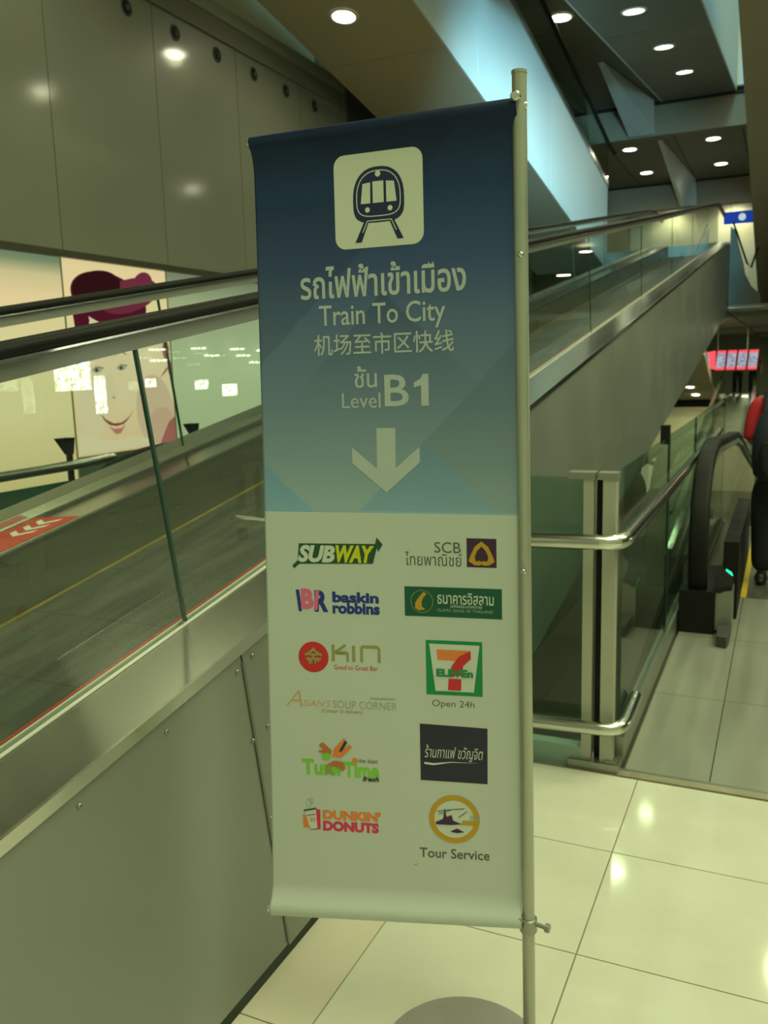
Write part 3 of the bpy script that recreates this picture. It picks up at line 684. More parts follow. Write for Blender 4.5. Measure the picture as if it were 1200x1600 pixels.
# ------------------------------------------------------------------ descending walkway at right with black newel
t = empty('moving_walkway', (-.43,5.4,0), 'flat start of a walkway at right with a thick black curved handrail', 'moving walkway')
m = MB(); m.box((-.535,5.37,0),(-.33,6.1,.262)); m.build('newel_box', blackm, t)
m = MB(); m.box((-.328,5.40,.02),(-.235,5.62,.262)); m.build('inner_skirt_box', steel_d, t)
m = MB(); m.prism([(-.328,5.36,.26),(-.24,5.45,.25),(-.24,5.62,.27),(-.328,5.62,.34),(-.328,5.40,.33)], (0,0,.035)); m.build('newel_cover', blackm, t)
m = MB(); m.prism([(-.30,5.14,.004),(-.245,5.12,.004),(-.235,5.20,.004),(-.235,5.42,.004),(-.31,5.42,.004)], (0,0,.06)); m.build('foot_guard', mat('dark_rubber_guard', (.05,.05,.045), .5), t)
pth = smooth_path([(5.62,.10),(5.45,.26),(5.40,.45),(5.41,.64),(5.50,.83),(5.68,.97),(6.0,1.045),(6.5,1.06),(7.3,1.01),(8.4,.94),(9.4,.86),(12.0,.42),(16.0,-.25)], 6)
m = MB(); m.sweep(yz_frames(pth, -.435), rrect(.112,.055,.024)); m.build('handrail', rubber, t)
inn = [(y+.05 if y < 5.6 else y+.02, z-.05) for y, z in pth[10:]]
m = MB(); m.sweep(yz_frames([(y+.035 if z<.8 else y+.02, z-(.02 if z<.8 else .055)) for y, z in pth[8:]], -.415), rrect(.05,.05,.01)); m.build('rail_profile', profile_m, t)
m = MB(); m.prism([(-.43,y+.08,z-.08) for y, z in pth[14:]]+[(-.43,16,-1.0),(-.43,8.2,.25),(-.43,5.6,.27)], (.01,0,0)); m.build('glass_panel', glass, t)
m = MB(); m.prism([(-.335,5.62,.0),(-.335,9.6,-.35),(-.335,9.6,-.08),(-.335,8.6,.16),(-.335,7.5,.28),(-.335,5.62,.29)], (.02,0,0)); m.build('skirt', mat('dark_skirt', (.03,.032,.028), .3, .4), t)
m = MB(); m.tube([(-.318,5.45,.30),(-.318,6.4,.30),(-.318,7.4,.285)], .014); m.build('deck_edge', steel_b, t)
m = MB(); m.box((-.312,5.75,.0),(-.222,7.6,.50)); m.build('inner_skirt', blackm, t)
m = MB(); m.prism([(-.300,5.746,.295),(-.262,5.746,.268),(-.250,5.746,.285),(-.258,5.746,.305),(-.290,5.746,.325)], (0,.005,0)); m.build('comb_light', green_led, t)
m = MB(); m.box((-.222,6.30,-.02),(-.185,8.6,.006)); m.build('yellow_edge_line', yellowm, t)
m = MB(); m.box((-.30,6.30,-.05),(.70,9.0,.0)); m.hexa([(-.30,9.0,-.05),(.70,9.0,-.05),(.70,24,-2.6),(-.30,24,-2.6),(-.30,9.0,.0),(.70,9.0,.0),(.70,24,-2.55),(-.30,24,-2.55)]); m.build('pallet_belt', pallet, t)
m = MB(); m.box((.74,5.4,0),(.94,9,.3)); m.hexa([(.74,9,-.3),(.94,9,-.3),(.94,24,-2.9),(.74,24,-2.9),(.74,9,.3),(.94,9,.3),(.94,24,-2.3),(.74,24,-2.3)]); m.build('far_skirt', steel_d, t)
m = MB(); m.sweep(yz_frames(pth, .84), rrect(.112,.055,.024)); m.build('handrail', rubber, t)

# ------------------------------------------------------------------ rising ramp far away with two people, information screens
F6 = Incl(-5.25, .1655)
t = empty('moving_walkway', (-1.5,26,-1), 'distant moving ramp rising straight away to two people in dark clothes', 'moving walkway')
m = MB(); F6.bar(m, 18, 33.2, -1.86, -.98, -.05, 0); m.box((-1.9,33.2,.1),(-.9,36,.245)); m.build('pallet_belt', mat('far_belt', (.22,.25,.19), .5, .2, .1, 2), t)
m = MB(); F6.bar(m, 33.16, 33.26, -1.86, -.98, .0, .015); m.build('comb_plate', steel_b, t)
for x in (-2.0, -.88):
    m = MB(); F6.bar(m, 18, 33.2, x-.06, x+.06, -.1, .12); m.build('skirt', steel_b, t)
    m = MB(); F6.bar(m, 18, 33.8, x-.012, x+.012, .12, .85); m.build('glass_panel', glass_g, t)
    m = MB(); F6.bar(m, 18, 34.0, x-.045, x+.045, .85, .93); m.build('handrail', steel_b if x > -1 else mat('greenish_rail', (.20,.26,.19), .3, .5), t)
m = MB(); F6.bar(m, 18, 33.2, -2.1, -.78, -.9, -.05); m.build('truss', concrete, t)

t = empty('flight_information_display', (-1.65,30.8,1.2), 'row of bright red and white flight information screens high in the distance', 'display')
m = MB(); m.box((-2.46,30.85,1.21),(-.83,31.0,1.87)); m.build('housing', blackm, t)
scr_r = emis('screen_red', (1.0,.10,.12), 1.1)
def scr_mat():
    m = bpy.data.materials.new('screen_timetable'); m.use_nodes = True; nt = m.node_tree; N = nt.nodes; L = nt.links
    N.remove(N['Principled BSDF']); e = N.new('ShaderNodeEmission'); tc = N.new('ShaderNodeTexCoord')
    br = N.new('ShaderNodeTexBrick'); br.inputs['Scale'].default_value = 9; br.inputs['Color1'].default_value = (.75,.75,.85,1); br.inputs['Color2'].default_value = (.25,.32,.42,1); br.inputs['Mortar'].default_value = (.10,.14,.20,1)
    br.inputs['Mortar Size'].default_value = .04; br.inputs['Row Height'].default_value = .35; br.inputs['Brick Width'].default_value = .6
    mp = N.new('ShaderNodeMapping'); mp.inputs['Rotation'].default_value = (math.pi/2,0,0); L.new(tc.outputs['Object'], mp.inputs[0]); L.new(mp.outputs[0], br.inputs['Vector'])
    L.new(br.outputs[0], e.inputs[0]); e.inputs[1].default_value = .9; L.new(e.outputs[0], N['Material Output'].inputs[0]); return m
scr_t = scr_mat()
for k in range(5):
    x0 = -2.44 + .325*k; w = .30
    m = MB(); sh = .05
    if k == 0:
        m.prism([(x0+.10,30.84,1.30),(x0+w,30.84,1.24),(x0+w,30.84,1.86),(x0,30.84,1.82)], (0,.008,0), 0)
        m.prism([(x0+.02,30.838,1.45),(x0+.12,30.838,1.35),(x0+.10,30.838,1.75),(x0,30.838,1.75)], (0,.002,0), 1)
    else:
        m.prism([(x0-.02,30.84,1.23),(x0+w-.05,30.84,1.23),(x0+w,30.84,1.86),(x0+.03,30.84,1.86)], (0,.008,0), 0)
        m.prism([(x0-.01,30.835,1.32),(x0+w-.05,30.835,1.32),(x0+w-.01,30.835,1.77),(x0+.03,30.835,1.77)], (0,.003,0), 1)
    m.build('screen', [scr_r, scr_t], t)
m = MB(); m.box((-1.2,30.9,1.87),(-1.17,30.94,2.62)); m.box((-2.1,30.9,1.87),(-2.07,30.94,2.62)); m.build('hanger', steel_d, t)

# ------------------------------------------------------------------ people
def skin_obj(name, verts, edges_, radii, m_, parent, root_i=0, sub=2):
    me = bpy.data.meshes.new(name); off = rootloc(parent)
    me.from_pydata([Vector(v)-off for v in verts], edges_, [])
    o = bpy.data.objects.new(name, me); COL.objects.link(o); o.parent = parent
    me.materials.append(m_)
    sk = o.modifiers.new('skin', 'SKIN'); sk.use_smooth_shade = True
    for i, r in enumerate(radii):
        r = r if isinstance(r, tuple) else (r, r)
        me.skin_vertices[0].data[i].radius = r
    for i in range(len(verts)): me.skin_vertices[0].data[i].use_root = (i == root_i)
    s2 = o.modifiers.new('subd', 'SUBSURF'); s2.levels = sub; s2.render_levels = sub
    return o
navy = mat('navy_cloth', (.012,.018,.035), .8, 0, .2, 20, .3)
blackc = mat('black_trousers', (.010,.012,.014), .85, 0, .2, 20, .3)
redc = mat('red_sleeve', (.55,.02,.03), .7, 0, .1, 20)
skinm = mat('skin', (.48,.28,.17), .55, 0, .05, 8)
hairm = mat('hair', (.015,.011,.008), .6)
shoem = mat('shoe', (.02,.02,.02), .5)
greyc = mat('grey_cloth', (.14,.13,.11), .8)
def ellipsoid(mb, c, r, seg=20, rings=12, mi=0):
    vs = []; fs = []
    for j in range(rings+1):
        a = math.pi*j/rings
        for i in range(seg):
            b = 2*math.pi*i/seg; vs.append((c[0]+r[0]*math.sin(a)*math.cos(b), c[1]+r[1]*math.sin(a)*math.sin(b), c[2]+r[2]*math.cos(a)))
    for j in range(rings):
        for i in range(seg): fs.append((j*seg+i, j*seg+(i+1)%seg, (j+1)*seg+(i+1)%seg, (j+1)*seg+i))
    return mb.add(vs, fs, mi, True)
def person(x, y, z, h, label, top, pants, sleeve=None, group=None, arm_l=None, fingers=True, fwd=0.0, leg=1.0):
    k = h/1.70
    t = empty('person', (x, y, z), label, 'person', group)
    P = lambda a, b, c: (x+a*k, y+b*k, z+c*k)
    # continuous body (skin): head, neck, torso, arms, legs with hands
    v = [P(0,0,.92), P(0,.01,1.08), P(0,.015,1.24), P(0,.01,1.38), P(0,0,1.46), P(0,-.005,1.52), P(0,0,1.60), P(0,0,1.665)]
    r = [(.15,.11),(.135,.10),(.155,.11),(.13,.09),(.055,.055),(.06,.065),(.078,.092),(.055,.07)]
    e = [(i,i+1) for i in range(7)]
    for s_ in (-1,1):
        b = len(v)
        v += [P(s_*.09,0,.86), P(s_*.10,.02*s_,.50), P(s_*.105,-.02*s_+.0,.10), P(s_*.11,.10,.035)]
        r += [.085*k,.058*k,.042*k,.035*k]; e += [(0,b),(b,b+1),(b+1,b+2),(b+2,b+3)]
        b = len(v)
        hx = s_*(.235-.35*fwd); hy = .06+fwd*.9; hz = .88+fwd*.45
        v += [P(s_*.175,.0,1.375), P(s_*.225,-.01+fwd*.1,1.12), P(hx,hy,hz), P(hx-s_*fwd*.1,hy+.02+fwd*.15,hz-.07*(1-2*fwd))]
        r += [.055*k,.042*k,.032*k,.03*k]; e += [(3,b),(b,b+1),(b+1,b+2),(b+2,b+3)]
        hb = b+3
        if fingers:
            for q in range(4):
                fb = len(v); fy = .045+.022*q; ln = (.060,.072,.068,.052)[q]
                v += [P(hx,hy-.04+fy,hz-.105), P(hx-s_*.007,hy-.038+fy,hz-.105-ln*.6), P(hx-s_*.02,hy-.042+fy,hz-.105-ln)]
                r += [.0095*k,.0085*k,.007*k]; e += [(hb,fb),(fb,fb+1),(fb+1,fb+2)]
            fb = len(v); v += [P(hx-s_*.013,hy+.065,hz-.08), P(hx-s_*.02,hy+.08,hz-.12)]; r += [.011*k,.008*k]; e += [(hb,fb),(fb,fb+1)]
    r = [(a[0]*k,a[1]*k) if isinstance(a, tuple) else a for a in r]
    skin_obj('body', v, e, r, skinm, t)
    # face details and hair
    m = MB(); ellipsoid(m, P(0,-.012,1.615), (.088*k,.105*k,.105*k)); m.build('hair', hairm, t)
    m = MB(); ellipsoid(m, P(0,.085,1.58), (.012*k,.02*k,.022*k)); ellipsoid(m, P(.088,0,1.58), (.012*k,.02*k,.03*k)); ellipsoid(m, P(-.088,0,1.58), (.012*k,.02*k,.03*k)); m.build('nose_and_ears', skinm, t)
    # shirt
    v = [P(0,0,.90), P(0,.01,1.08), P(0,.015,1.24), P(0,.01,1.385)]; r2 = [(.172*k,.13*k),(.155*k,.12*k),(.175*k,.13*k),(.145*k,.10*k)]
    skin_obj('shirt', v, [(0,1),(1,2),(2,3)], r2, top, t)
    for s_ in (-1,1):
        v = [P(s_*.12,.01,1.39), P(s_*.18,.0,1.375), P(s_*.215,-.008,1.22), P(s_*.228,-.01,1.10)]
        skin_obj('sleeve', v, [(0,1),(1,2),(2,3)], [.07*k,.072*k,.060*k,.055*k], sleeve or top, t)
    v = [P(0,0,.95), P(0,0,.89)]; r3 = [(.16*k,.125*k),(.165*k,.125*k)]; e = [(0,1)]
    for s_ in (-1,1):
        b = len(v); v += [P(s_*.095,0,.80), P(s_*.10,.02*s_,.50), P(s_*.105,-.02*s_,.09)]
        r3 += [.105*k*leg,.078*k*leg,.062*k*leg]; e += [(1,b),(b,b+1),(b+1,b+2)]
    skin_obj('trousers', v, e, r3, pants, t)
    for s_ in (-1,1):
        m = MB(); ellipsoid(m, P(s_*.11,.05,.035), (.048*k,.135*k,.04*k)); ellipsoid(m, P(s_*.11,.0,.05), (.045*k,.06*k,.05*k)); m.build('shoe', shoem, t)
    return t
pm = person(.0, 6.75, .0, 1.62, 'person with dark trousers and a red sleeve standing at the right edge', navy, blackc, redc, fwd=.3, leg=1.35)
t = empty('backpack', (.01,6.5,1.0), 'black and navy backpack worn by the person at the right edge', 'backpack')
m = MB()
fr = []
for z, w, d in ((.80,.15,.07),(.84,.19,.10),(.95,.205,.12),(1.10,.20,.12),(1.22,.175,.10),(1.30,.12,.06)):
    fr.append((Vector((.01,6.52,z)), Vector((w/.2,0,0)), Vector((0,d/.12,0))))
m.sweep(fr, rrect(.40,.24,.09,5)); m.build('bag_body', navy, t)
m = MB(); fr = [(Vector((.01,6.385,z)), Vector((w,0,0)), Vector((0,1,0))) for z, w in ((.84,.7),(.88,.95),(1.02,1.0),(1.07,.85))]
m.sweep(fr, rrect(.30,.07,.03,4)); m.build('front_pocket', blackc, t)
m = MB(); m.box((-.01,6.33,.93),(.07,6.352,.955)); m.box((-.01,6.33,.985),(.07,6.352,1.0)); m.build('patch', mat('grey_patch', (.30,.32,.30), .6), t)
for sx in (-.12,.14):
    m = MB(); m.tube([(sx,6.62,1.24),(sx,6.70,1.395),(sx,6.82,1.37),(sx,6.88,1.2),(sx,6.80,1.0),(sx,6.66,.90)], .018); m.build('strap', blackc, t)
gP = None
person(-1.60, 34.3, .245, 1.66, 'person in dark clothes at the top of the distant ramp, left one', greyc, blackc, fingers=False)
person(-1.06, 34.3, .245, 1.66, 'person in dark clothes at the top of the distant ramp, right one', mat('brown_shirt', (.20,.07,.03), .8), blackc, fingers=False)

# ------------------------------------------------------------------ the hall's window front on the right (mirrored in the walkway glass)
winm = emis('daylit_window', (.95,1.0,.80), 26.0)
_n = winm.node_tree.nodes; _l = winm.node_tree.links
_t = _n.new('ShaderNodeTexCoord'); _o = _n.new('ShaderNodeTexNoise'); _o.inputs['Scale'].default_value = 9; _o.inputs['Detail'].default_value = 5; _l.new(_t.outputs['Object'], _o.inputs['Vector'])
_r = _n.new('ShaderNodeValToRGB'); _r.color_ramp.elements[0].position = .40; _r.color_ramp.elements[0].color = (.12,.22,.07,1); _r.color_ramp.elements[1].position = .56; _r.color_ramp.elements[1].color = (.95,1,.82,1)
_l.new(_o.outputs['Fac'], _r.inputs[0]); _l.new(_r.outputs[0], [q for q in _n if q.type == 'EMISSION'][0].inputs[0])
mb = MB()
mb.box((14.0,2,-.1),(14.2,60,7.1))
mb.box((2.9,-3,-.1),(14,60,0)); mb.box((.96,6.32,-.1),(2.9,60,0)); mb.box((6.02,10.5,7.0),(14,60,7.1)); mb.box((-9,60,-4),(14,60.2,7.1))
struct('wall_right', mb, [mat('hall_wall', (.12,.13,.10), .7, 0, .1, 1)])
wins = [(16.62,17.92,1.27,2.25),(18.0,18.45,.62,1.62),(20.06,20.55,1.26,1.50),(22.4,23.1,1.12,1.40),(23.85,24.7,.85,1.22)]
for i, (a, b, c, d) in enumerate(wins):
    m = MB(); nx = 3
    for k in range(nx):
        ya = a+(b-a)*k/nx; m.box((13.97,ya+.02,c),(13.99,ya+(b-a)/nx-.02,d))
    o = m.build('window_%d' % (i+1), winm); tag(o, kind='structure')
for i, (y, z) in enumerate(((22.4,2.35),(23.05,2.13),(24.5,2.34),(24.84,2.13),(20.43,2.3),(20.46,1.99),(26.1,2.3),(27.2,2.2),(25.6,1.9))):
    m = MB(); m.box((13.6,y-.20,z),(13.9,y+.20,z+.05)); o = m.build('hall_lamp', winm); tag(o, 'long bright lamp hanging in the hall at the right', 'lamp', 'long lamps in the hall on the right')

dl4 = make_downlight(.30, True)
for i, (p, l) in enumerate((((6,37.92,5.3),'large lamp in the right hand hall, lowest'),((4.4,45.07,5.82),'large lamp in the right hand hall, far one'),((6,42.4,6.74),'lamp high in the right hand hall'),((3.94,35.5,6.9),'lamp at the ceiling of the right hand hall, near'),((3.71,46.3,6.9),'lamp at the ceiling of the right hand hall, far'),((.64,43.9,6.9),'lamp behind the upper landing wall'))):
    place_downlight(dl4, p, 0, l, 'lamps of the hall on the right', i == 0, power=0)

# ------------------------------------------------------------------ banner stand
BL = Vector((-1.067,1.589,.36)); BR = Vector((-.502,1.772,.358)); TL = Vector((-1.110,1.742,2.166)); TR = Vector((-.506,1.77,2.168))
def bpt(u, v, off=0.0):      # u,v in centimetres on the cloth (60 x 180)
    a, b = u/60, v/180
    p = (BL*(1-a)+BR*a)*(1-b) + (TL*(1-a)+TR*a)*b
    du = ((BR-BL)*(1-b)+(TR-TL)*b).normalized(); dv = ((TL-BL)*(1-a)+(TR-BR)*a).normalized()
    n = du.cross(dv).normalized()
    if n.y > 0: n = -n
    h = 0.0
    def hem(d, r, L): # bulge of a rod pocket, d = cm from the rod centre
        if d < -r: d = -r
        if d < 0: return math.sqrt(max(r*r-d*d, 0))
        if d < r*.7: return math.sqrt(r*r-d*d)
        e = math.sqrt(r*r-(r*.7)**2); t = min((d-r*.7)/L, 1); return e*(1-t)**2
    h += hem(v-2.3, 2.3, 4.0) + hem(178.3-v, 1.7, 5.5)
    h += .25*math.sin(a*5.2+b*3)*math.sin(b*math.pi) + .15*math.sin(b*9+a*2)*math.sin(b*math.pi)
    # the left edge pulls in slightly between the rods
    pull = .8*(1-a)**3*math.sin(min(max((v-3)/174,0),1)*math.pi)**.35
    p = p + du*(pull/100)
    return p + n*((h/100)+off)
base = bpt(47, 0) * 0 + Vector((-.634, 1.728, 0))
bs = empty('banner_stand', (-.634,1.728,0), 'tall blue and white banner on a slim steel pole with a round grey base', 'banner stand')
def lerp3(a, b, t): return tuple(x+(y-x)*t for x, y in zip(a, b))
stops = [(96.5,(.34,.45,.52)),(108,(.245,.335,.42)),(120,(.17,.245,.35)),(135,(.115,.175,.30)),(150,(.046,.085,.215)),(165,(.010,.038,.12)),(174,(.004,.018,.068)),(180,(.003,.014,.058))]
def cloth_col(u, v):
    if v < 96.5: return (.56,.59,.57)
    for (v0,c0),(v1,c1) in zip(stops[:-1], stops[1:]):
        if v <= v1: c = lerp3(c0, c1, (v-v0)/(v1-v0)); break
    f = 1.0
    if v-131 > .93*(u-1.6) and u < 34 and v < 165: f *= .80 + .0*u               # upper left facet
    if abs(u-30.7) < (144.4-v)*1.02 and v > 118: 
        w = min(1,(v-118)/26); f *= 1-.26*w                                    # diamond below the Thai line
    if (v-97) < 1.0*(u-23.7) and v > 97 and v < 134+(u-60)*0 + 2: f *= .86        # right facet
    c = tuple(x*f for x in c)
    if (v-97) < 1.0*(u-23.7) and (v-100) < -.93*(u-52)+0 and v < 113: c = (c[0]*.86, c[1]*1.02, c[2]*1.22)
    if (107-v) > .88*(u-.8) and u < 13: c = (c[0]*.72, c[1]*.93, c[2]*1.15)
    if abs(u-31) < (v-158)*.9 and v > 160: c = tuple(x*.8 for x in c)
    return c
NU, NV = 120, 362
def cloth():
    vs, fs, cols = [], [], []
    vv = [-.0 + 180*j/NV for j in range(NV+1)]
    # keep one row exactly on the colour split
    jj = min(range(NV+1), key=lambda j: abs(vv[j]-96.5)); vv[jj] = 96.5
    for j in range(NV+1):
        for i in range(NU+1): vs.append(bpt(60*i/NU, vv[j]))
    nb = len(vs)
    for j in range(NV+1):
        for i in range(NU+1): vs.append(bpt(60*i/NU, vv[j], -.0008))
    w = NU+1
    for j in range(NV):
        for i in range(NU):
            fs.append((j*w+i, j*w+i+1, (j+1)*w+i+1, (j+1)*w+i)); cols.append([(60*i/NU, vv[j]),(60*(i+1)/NU, vv[j]),(60*(i+1)/NU, vv[j+1]),(60*i/NU, vv[j+1])])
    for j in range(NV):
        for i in range(NU):
            fs.append((nb+(j+1)*w+i, nb+(j+1)*w+i+1, nb+j*w+i+1, nb+j*w+i)); cols.append(None)
    for j in range(NV):
        for i in (0, NU):
            fs.append((j*w+i, (j+1)*w+i, nb+(j+1)*w+i, nb+j*w+i)); cols.append(None)
    me = bpy.data.meshes.new('banner'); off = bs.location
    me.from_pydata([v-off for v in vs], [], fs)
    ca = me.color_attributes.new('Print', 'FLOAT_COLOR', 'CORNER'); k = 0
    for p, c in zip(me.polygons, cols):
        p.use_smooth = True
        if c is None:
            for _ in p.loop_indices: ca.data[k].color = (.6,.62,.6,1); k += 1
        else:
            cu = sum(q[0] for q in c)/4; cv = sum(q[1] for q in c)/4
            if abs(cv-96.5) < 1.0:
                cc = cloth_col(cu, cv); 
                for _ in p.loop_indices: ca.data[k].color = (*cc, 1); k += 1
            else:
                for q in c: ca.data[k].color = (*cloth_col(*q), 1); k += 1
    m = bpy.data.materials.new('printed_banner_cloth'); m.use_nodes = True; nt = m.node_tree; N = nt.nodes; L = nt.links
    b = N['Principled BSDF']; b.inputs['Roughness'].default_value = .5; b.inputs['Specular IOR Level'].default_value = .35
    a = N.new('ShaderNodeVertexColor'); a.layer_name = 'Print'; L.new(a.outputs[0], b.inputs['Base Color'])
    tc = N.new('ShaderNodeTexCoord'); n = N.new('ShaderNodeTexNoise'); n.inputs['Scale'].default_value = 9; L.new(tc.outputs['Object'], n.inputs['Vector'])
    bp = N.new('ShaderNodeBump'); bp.inputs['Strength'].default_value = .06; bp.inputs['Distance'].default_value = .02; L.new(n.outputs['Fac'], bp.inputs['Height']); L.new(bp.outputs[0], b.inputs['Normal'])
    me.materials.append(m)
    o = bpy.data.objects.new('banner', me); COL.objects.link(o); o.parent = bs
    return o
banner = cloth()
# hardware
pole_top = Vector((-.5045,1.775,2.212)); pole_bot = Vector((-.4835,1.775,.012))
m = MB(); m.tube([pole_bot, pole_bot.lerp(pole_top,.5), pole_top], .0145, 20); m.disc(pole_top, (0,0,1), .0155, .006, 20); m.build('pole', mat('anodised_pole', (.42,.43,.36), .33, .55, .05, 6), bs)
m = MB(); m.disc((-.634,1.728,0),(0,0,1),.20,.011,72,0,.004); m.build('base', mat('grey_base_plate', (.33,.315,.31), .45, .35, .06, 6), bs)
m = MB(); m.disc((-.4835,1.775,.011),(0,0,1),.024,.03,20,0,.004); m.build('socket', steel_d, bs)
for v, z in ((178.3,'top_rod'),(1.7,'bottom_rod')):
    a = bpt(-.8, v, -.018); b = bpt(60.5, v, -.018)
    a = a - Vector((0,0,0)); m = MB(); m.tube([a, a.lerp(b,.5), b, Vector((-.49,1.776,b.z))], .0085, 12); m.build(z, steel_b, bs)
m = MB(); m.disc((-.4868,1.775,.352),(0,0,1),.020,.034,20,0,.003); m.tube([(-.47,1.775,.372),(-.443,1.770,.372)], .005, 10); m.disc((-.446,1.771,.372),(1,-.1,0),.010,.010,14); m.disc((-.502,1.77,.385),(0,-1,0),.008,.02,12)
m.build('clamp', steel_d, bs)
m = MB(); m.disc((-.505,1.755,2.165),(0,-1,0),.010,.012,14,0,.003); m.build('rod_knob', steel_b, bs)
m = MB(); m.disc((-.4965,1.757,1.865),(0,-1,0),.006,.006,12,0,.002); m.disc((-.492,1.757,1.21),(0,-1,0),.006,.006,12,0,.002); m.build('retaining_clip', steel_b, bs)

# ---- print layers
PM = {
 'cream': (.66,.68,.60), 'navy': (.010,.016,.075), 'letter': (.47,.52,.54), 'green_d': (.01,.07,.03), 'yellow': (.62,.60,.02), 'white': (.62,.64,.60),
 'black': (.03,.03,.03), 'grey': (.10,.10,.09), 'purple': (.045,.012,.055), 'gold': (.55,.30,.02), 'blue': (.01,.03,.26), 'pink': (.75,.14,.30),
 'bank_green': (.0,.085,.05), 'red': (.62,.02,.03), 'olive': (.32,.30,.10), 'orange': (.80,.22,.05), 'seven_green': (.0,.24,.08), 'indigo': (.018,.016,.045),
 'lime': (.22,.55,.05), 'tan': (.62,.36,.20), 'magenta': (.70,.03,.12), 'lgrey': (.36,.37,.34), 'rust': (.55,.14,.04)}
PMAT = {k: mat('print_'+k, c, .55, 0, .03, 8) for k, c in PM.items()}
class Print:
    def __init__(s): s.mb = MB(); s.mats = []
    def mi(s, c):
        if c not in s.mats: s.mats.append(c)
        return s.mats.index(c)
    def poly(s, pts, c, z=1):
        s.mb.add([(u, v, z) for u, v in pts], [tuple(range(len(pts)))], s.mi(c)); return s
    def ell(s, cx, cy, rx, ry, c, z=1, n=36):
        return s.poly([(cx+rx*math.cos(2*math.pi*i/n), cy+ry*math.sin(2*math.pi*i/n)) for i in range(n)], c, z)
    def ring(s, cx, cy, rx, ry, th, c, z=1, a0=0, a1=360, n=48):
        P = []
        for i in range(n+1):
            a = math.radians(a0+(a1-a0)*i/n); P.append(((cx+rx*math.cos(a), cy+ry*math.sin(a)), (cx+(rx-th)*math.cos(a), cy+(ry-th)*math.sin(a))))
        for i in range(n):
            s.poly([P[i][0], P[i+1][0], P[i+1][1], P[i][1]], c, z)
        return s
    def rrect(s, x0, y0, x1, y1, r, c, z=1):
        # split in horizontal strips so it follows the cloth
        pts = [(x0+(x1-x0)/2+a, y0+(y1-y0)/2+b) for a, b in rrect(x1-x0, y1-y0, r, 6)]
        return s.poly(pts, c, z)
    def line(s, pts, w, c, z=1):
        for (a, b), (c2, d) in zip(pts[:-1], pts[1:]):
            L_ = math.hypot(c2-a, d-b) or 1; nx, ny = -(d-b)/L_*w/2, (c2-a)/L_*w/2
            s.poly([(a+nx,b+ny),(a-nx,b-ny),(c2-nx,d-ny),(c2+nx,d+ny)], c, z)
        return s
    def text(s, txt, x0, y0, x1, y1, c, z=1, bold=0.0, shear=0.0, space=1.0):
        cu = bpy.data.curves.new('t', 'FONT'); cu.body = txt; cu.size = 1; cu.offset = bold; cu.shear = shear; cu.space_character = space
        cu.resolution_u = 3
        o = bpy.data.objects.new('t', cu); COL.objects.link(o)
        dg = bpy.context.evaluated_depsgraph_get(); me = bpy.data.meshes.new_from_object(o.evaluated_get(dg))
        bpy.data.objects.remove(o); bpy.data.curves.remove(cu)
        if not len(me.vertices): return s
        xs = [v.co.x for v in me.vertices]; ys = [v.co.y for v in me.vertices]
        ax, bx, ay, by = min(xs), max(xs), min(ys), max(ys)
        f = lambda v: (x0+(v.co.x-ax)/(bx-ax)*(x1-x0), y0+(v.co.y-ay)/(by-ay)*(y1-y0), z)
        s.mb.add([f(v) for v in me.vertices], [tuple(p.vertices) for p in me.polygons], s.mi(c))
        bpy.data.meshes.remove(me); return s
    def build(s, name, label=None):
        me = bpy.data.meshes.new(name); me.from_pydata(s.mb.v, [], s.mb.f)
        for c in s.mats: me.materials.append(PMAT[c])
        for q, mi in zip(me.polygons, s.mb.m): q.material_index = mi
        bm = bmesh.new(); bm.from_mesh(me)
        xs = [q[0] for q in s.mb.v]; ys = [q[1] for q in s.mb.v]
        def cuts(a, b, st): 
            k = math.floor(a/st)+1; out = []
            while k*st < b: out.append(k*st); k += 1
            return out
        for x in cuts(min(xs), max(xs), 2.5): bmesh.ops.bisect_plane(bm, geom=bm.verts[:]+bm.edges[:]+bm.faces[:], plane_co=(x,0,0), plane_no=(1,0,0))
        for y in cuts(min(ys), max(ys), 2.0): bmesh.ops.bisect_plane(bm, geom=bm.verts[:]+bm.edges[:]+bm.faces[:], plane_co=(0,y,0), plane_no=(0,1,0))
        off = rootloc(banner)
        for q in bm.verts: q.co = bpt(q.co.x, q.co.y, .0005*q.co.z) - off
        bm.to_mesh(me); bm.free(); me.update()
        o = bpy.data.objects.new(name, me); COL.objects.link(o); o.parent = banner
        if label: o['label'] = label
        return o
# train symbol
p = Print()
p.rrect(19.7,153.8,40.0,173.3,2.4,'cream',1)
def loaf(cx, cy, rx, ryt, ryb, n=40, pt=2.4, pb=3.6):
    out = []
    for i in range(n):
        a = 2*math.pi*i/n; c_, s_ = math.cos(a), math.sin(a); pw = pt if s_ >= 0 else pb; ry = ryt if s_ >= 0 else ryb
        out.append((cx + rx*math.copysign(abs(c_)**(2/pw), c_), cy + ry*math.copysign(abs(s_)**(2/pw), s_)))
    return out
body = loaf(29.95, 163.6, 5.85, 6.7, 4.7)
p.poly(body,'navy',2)
lo = loaf(29.95, 163.9, 5.0, 5.6, 3.7); p.line(lo+[lo[0]], .2, 'cream', 2.5)
p.poly([(25.9,162.9),(28.1,162.9),(28.2,167.2),(26.4,167.0)],'cream',3)
p.poly([(28.7,162.9),(31.2,162.9),(31.2,167.3),(28.7,167.3)],'cream',3)
p.poly([(31.8,162.9),(34.1,162.9),(33.6,167.0),(31.8,167.2)],'cream',3)
p.ell(29.95,168.8,.62,.62,'cream',3); p.ell(27.4,161.6,.55,.55,'cream',3); p.ell(32.6,161.6,.55,.55,'cream',3)
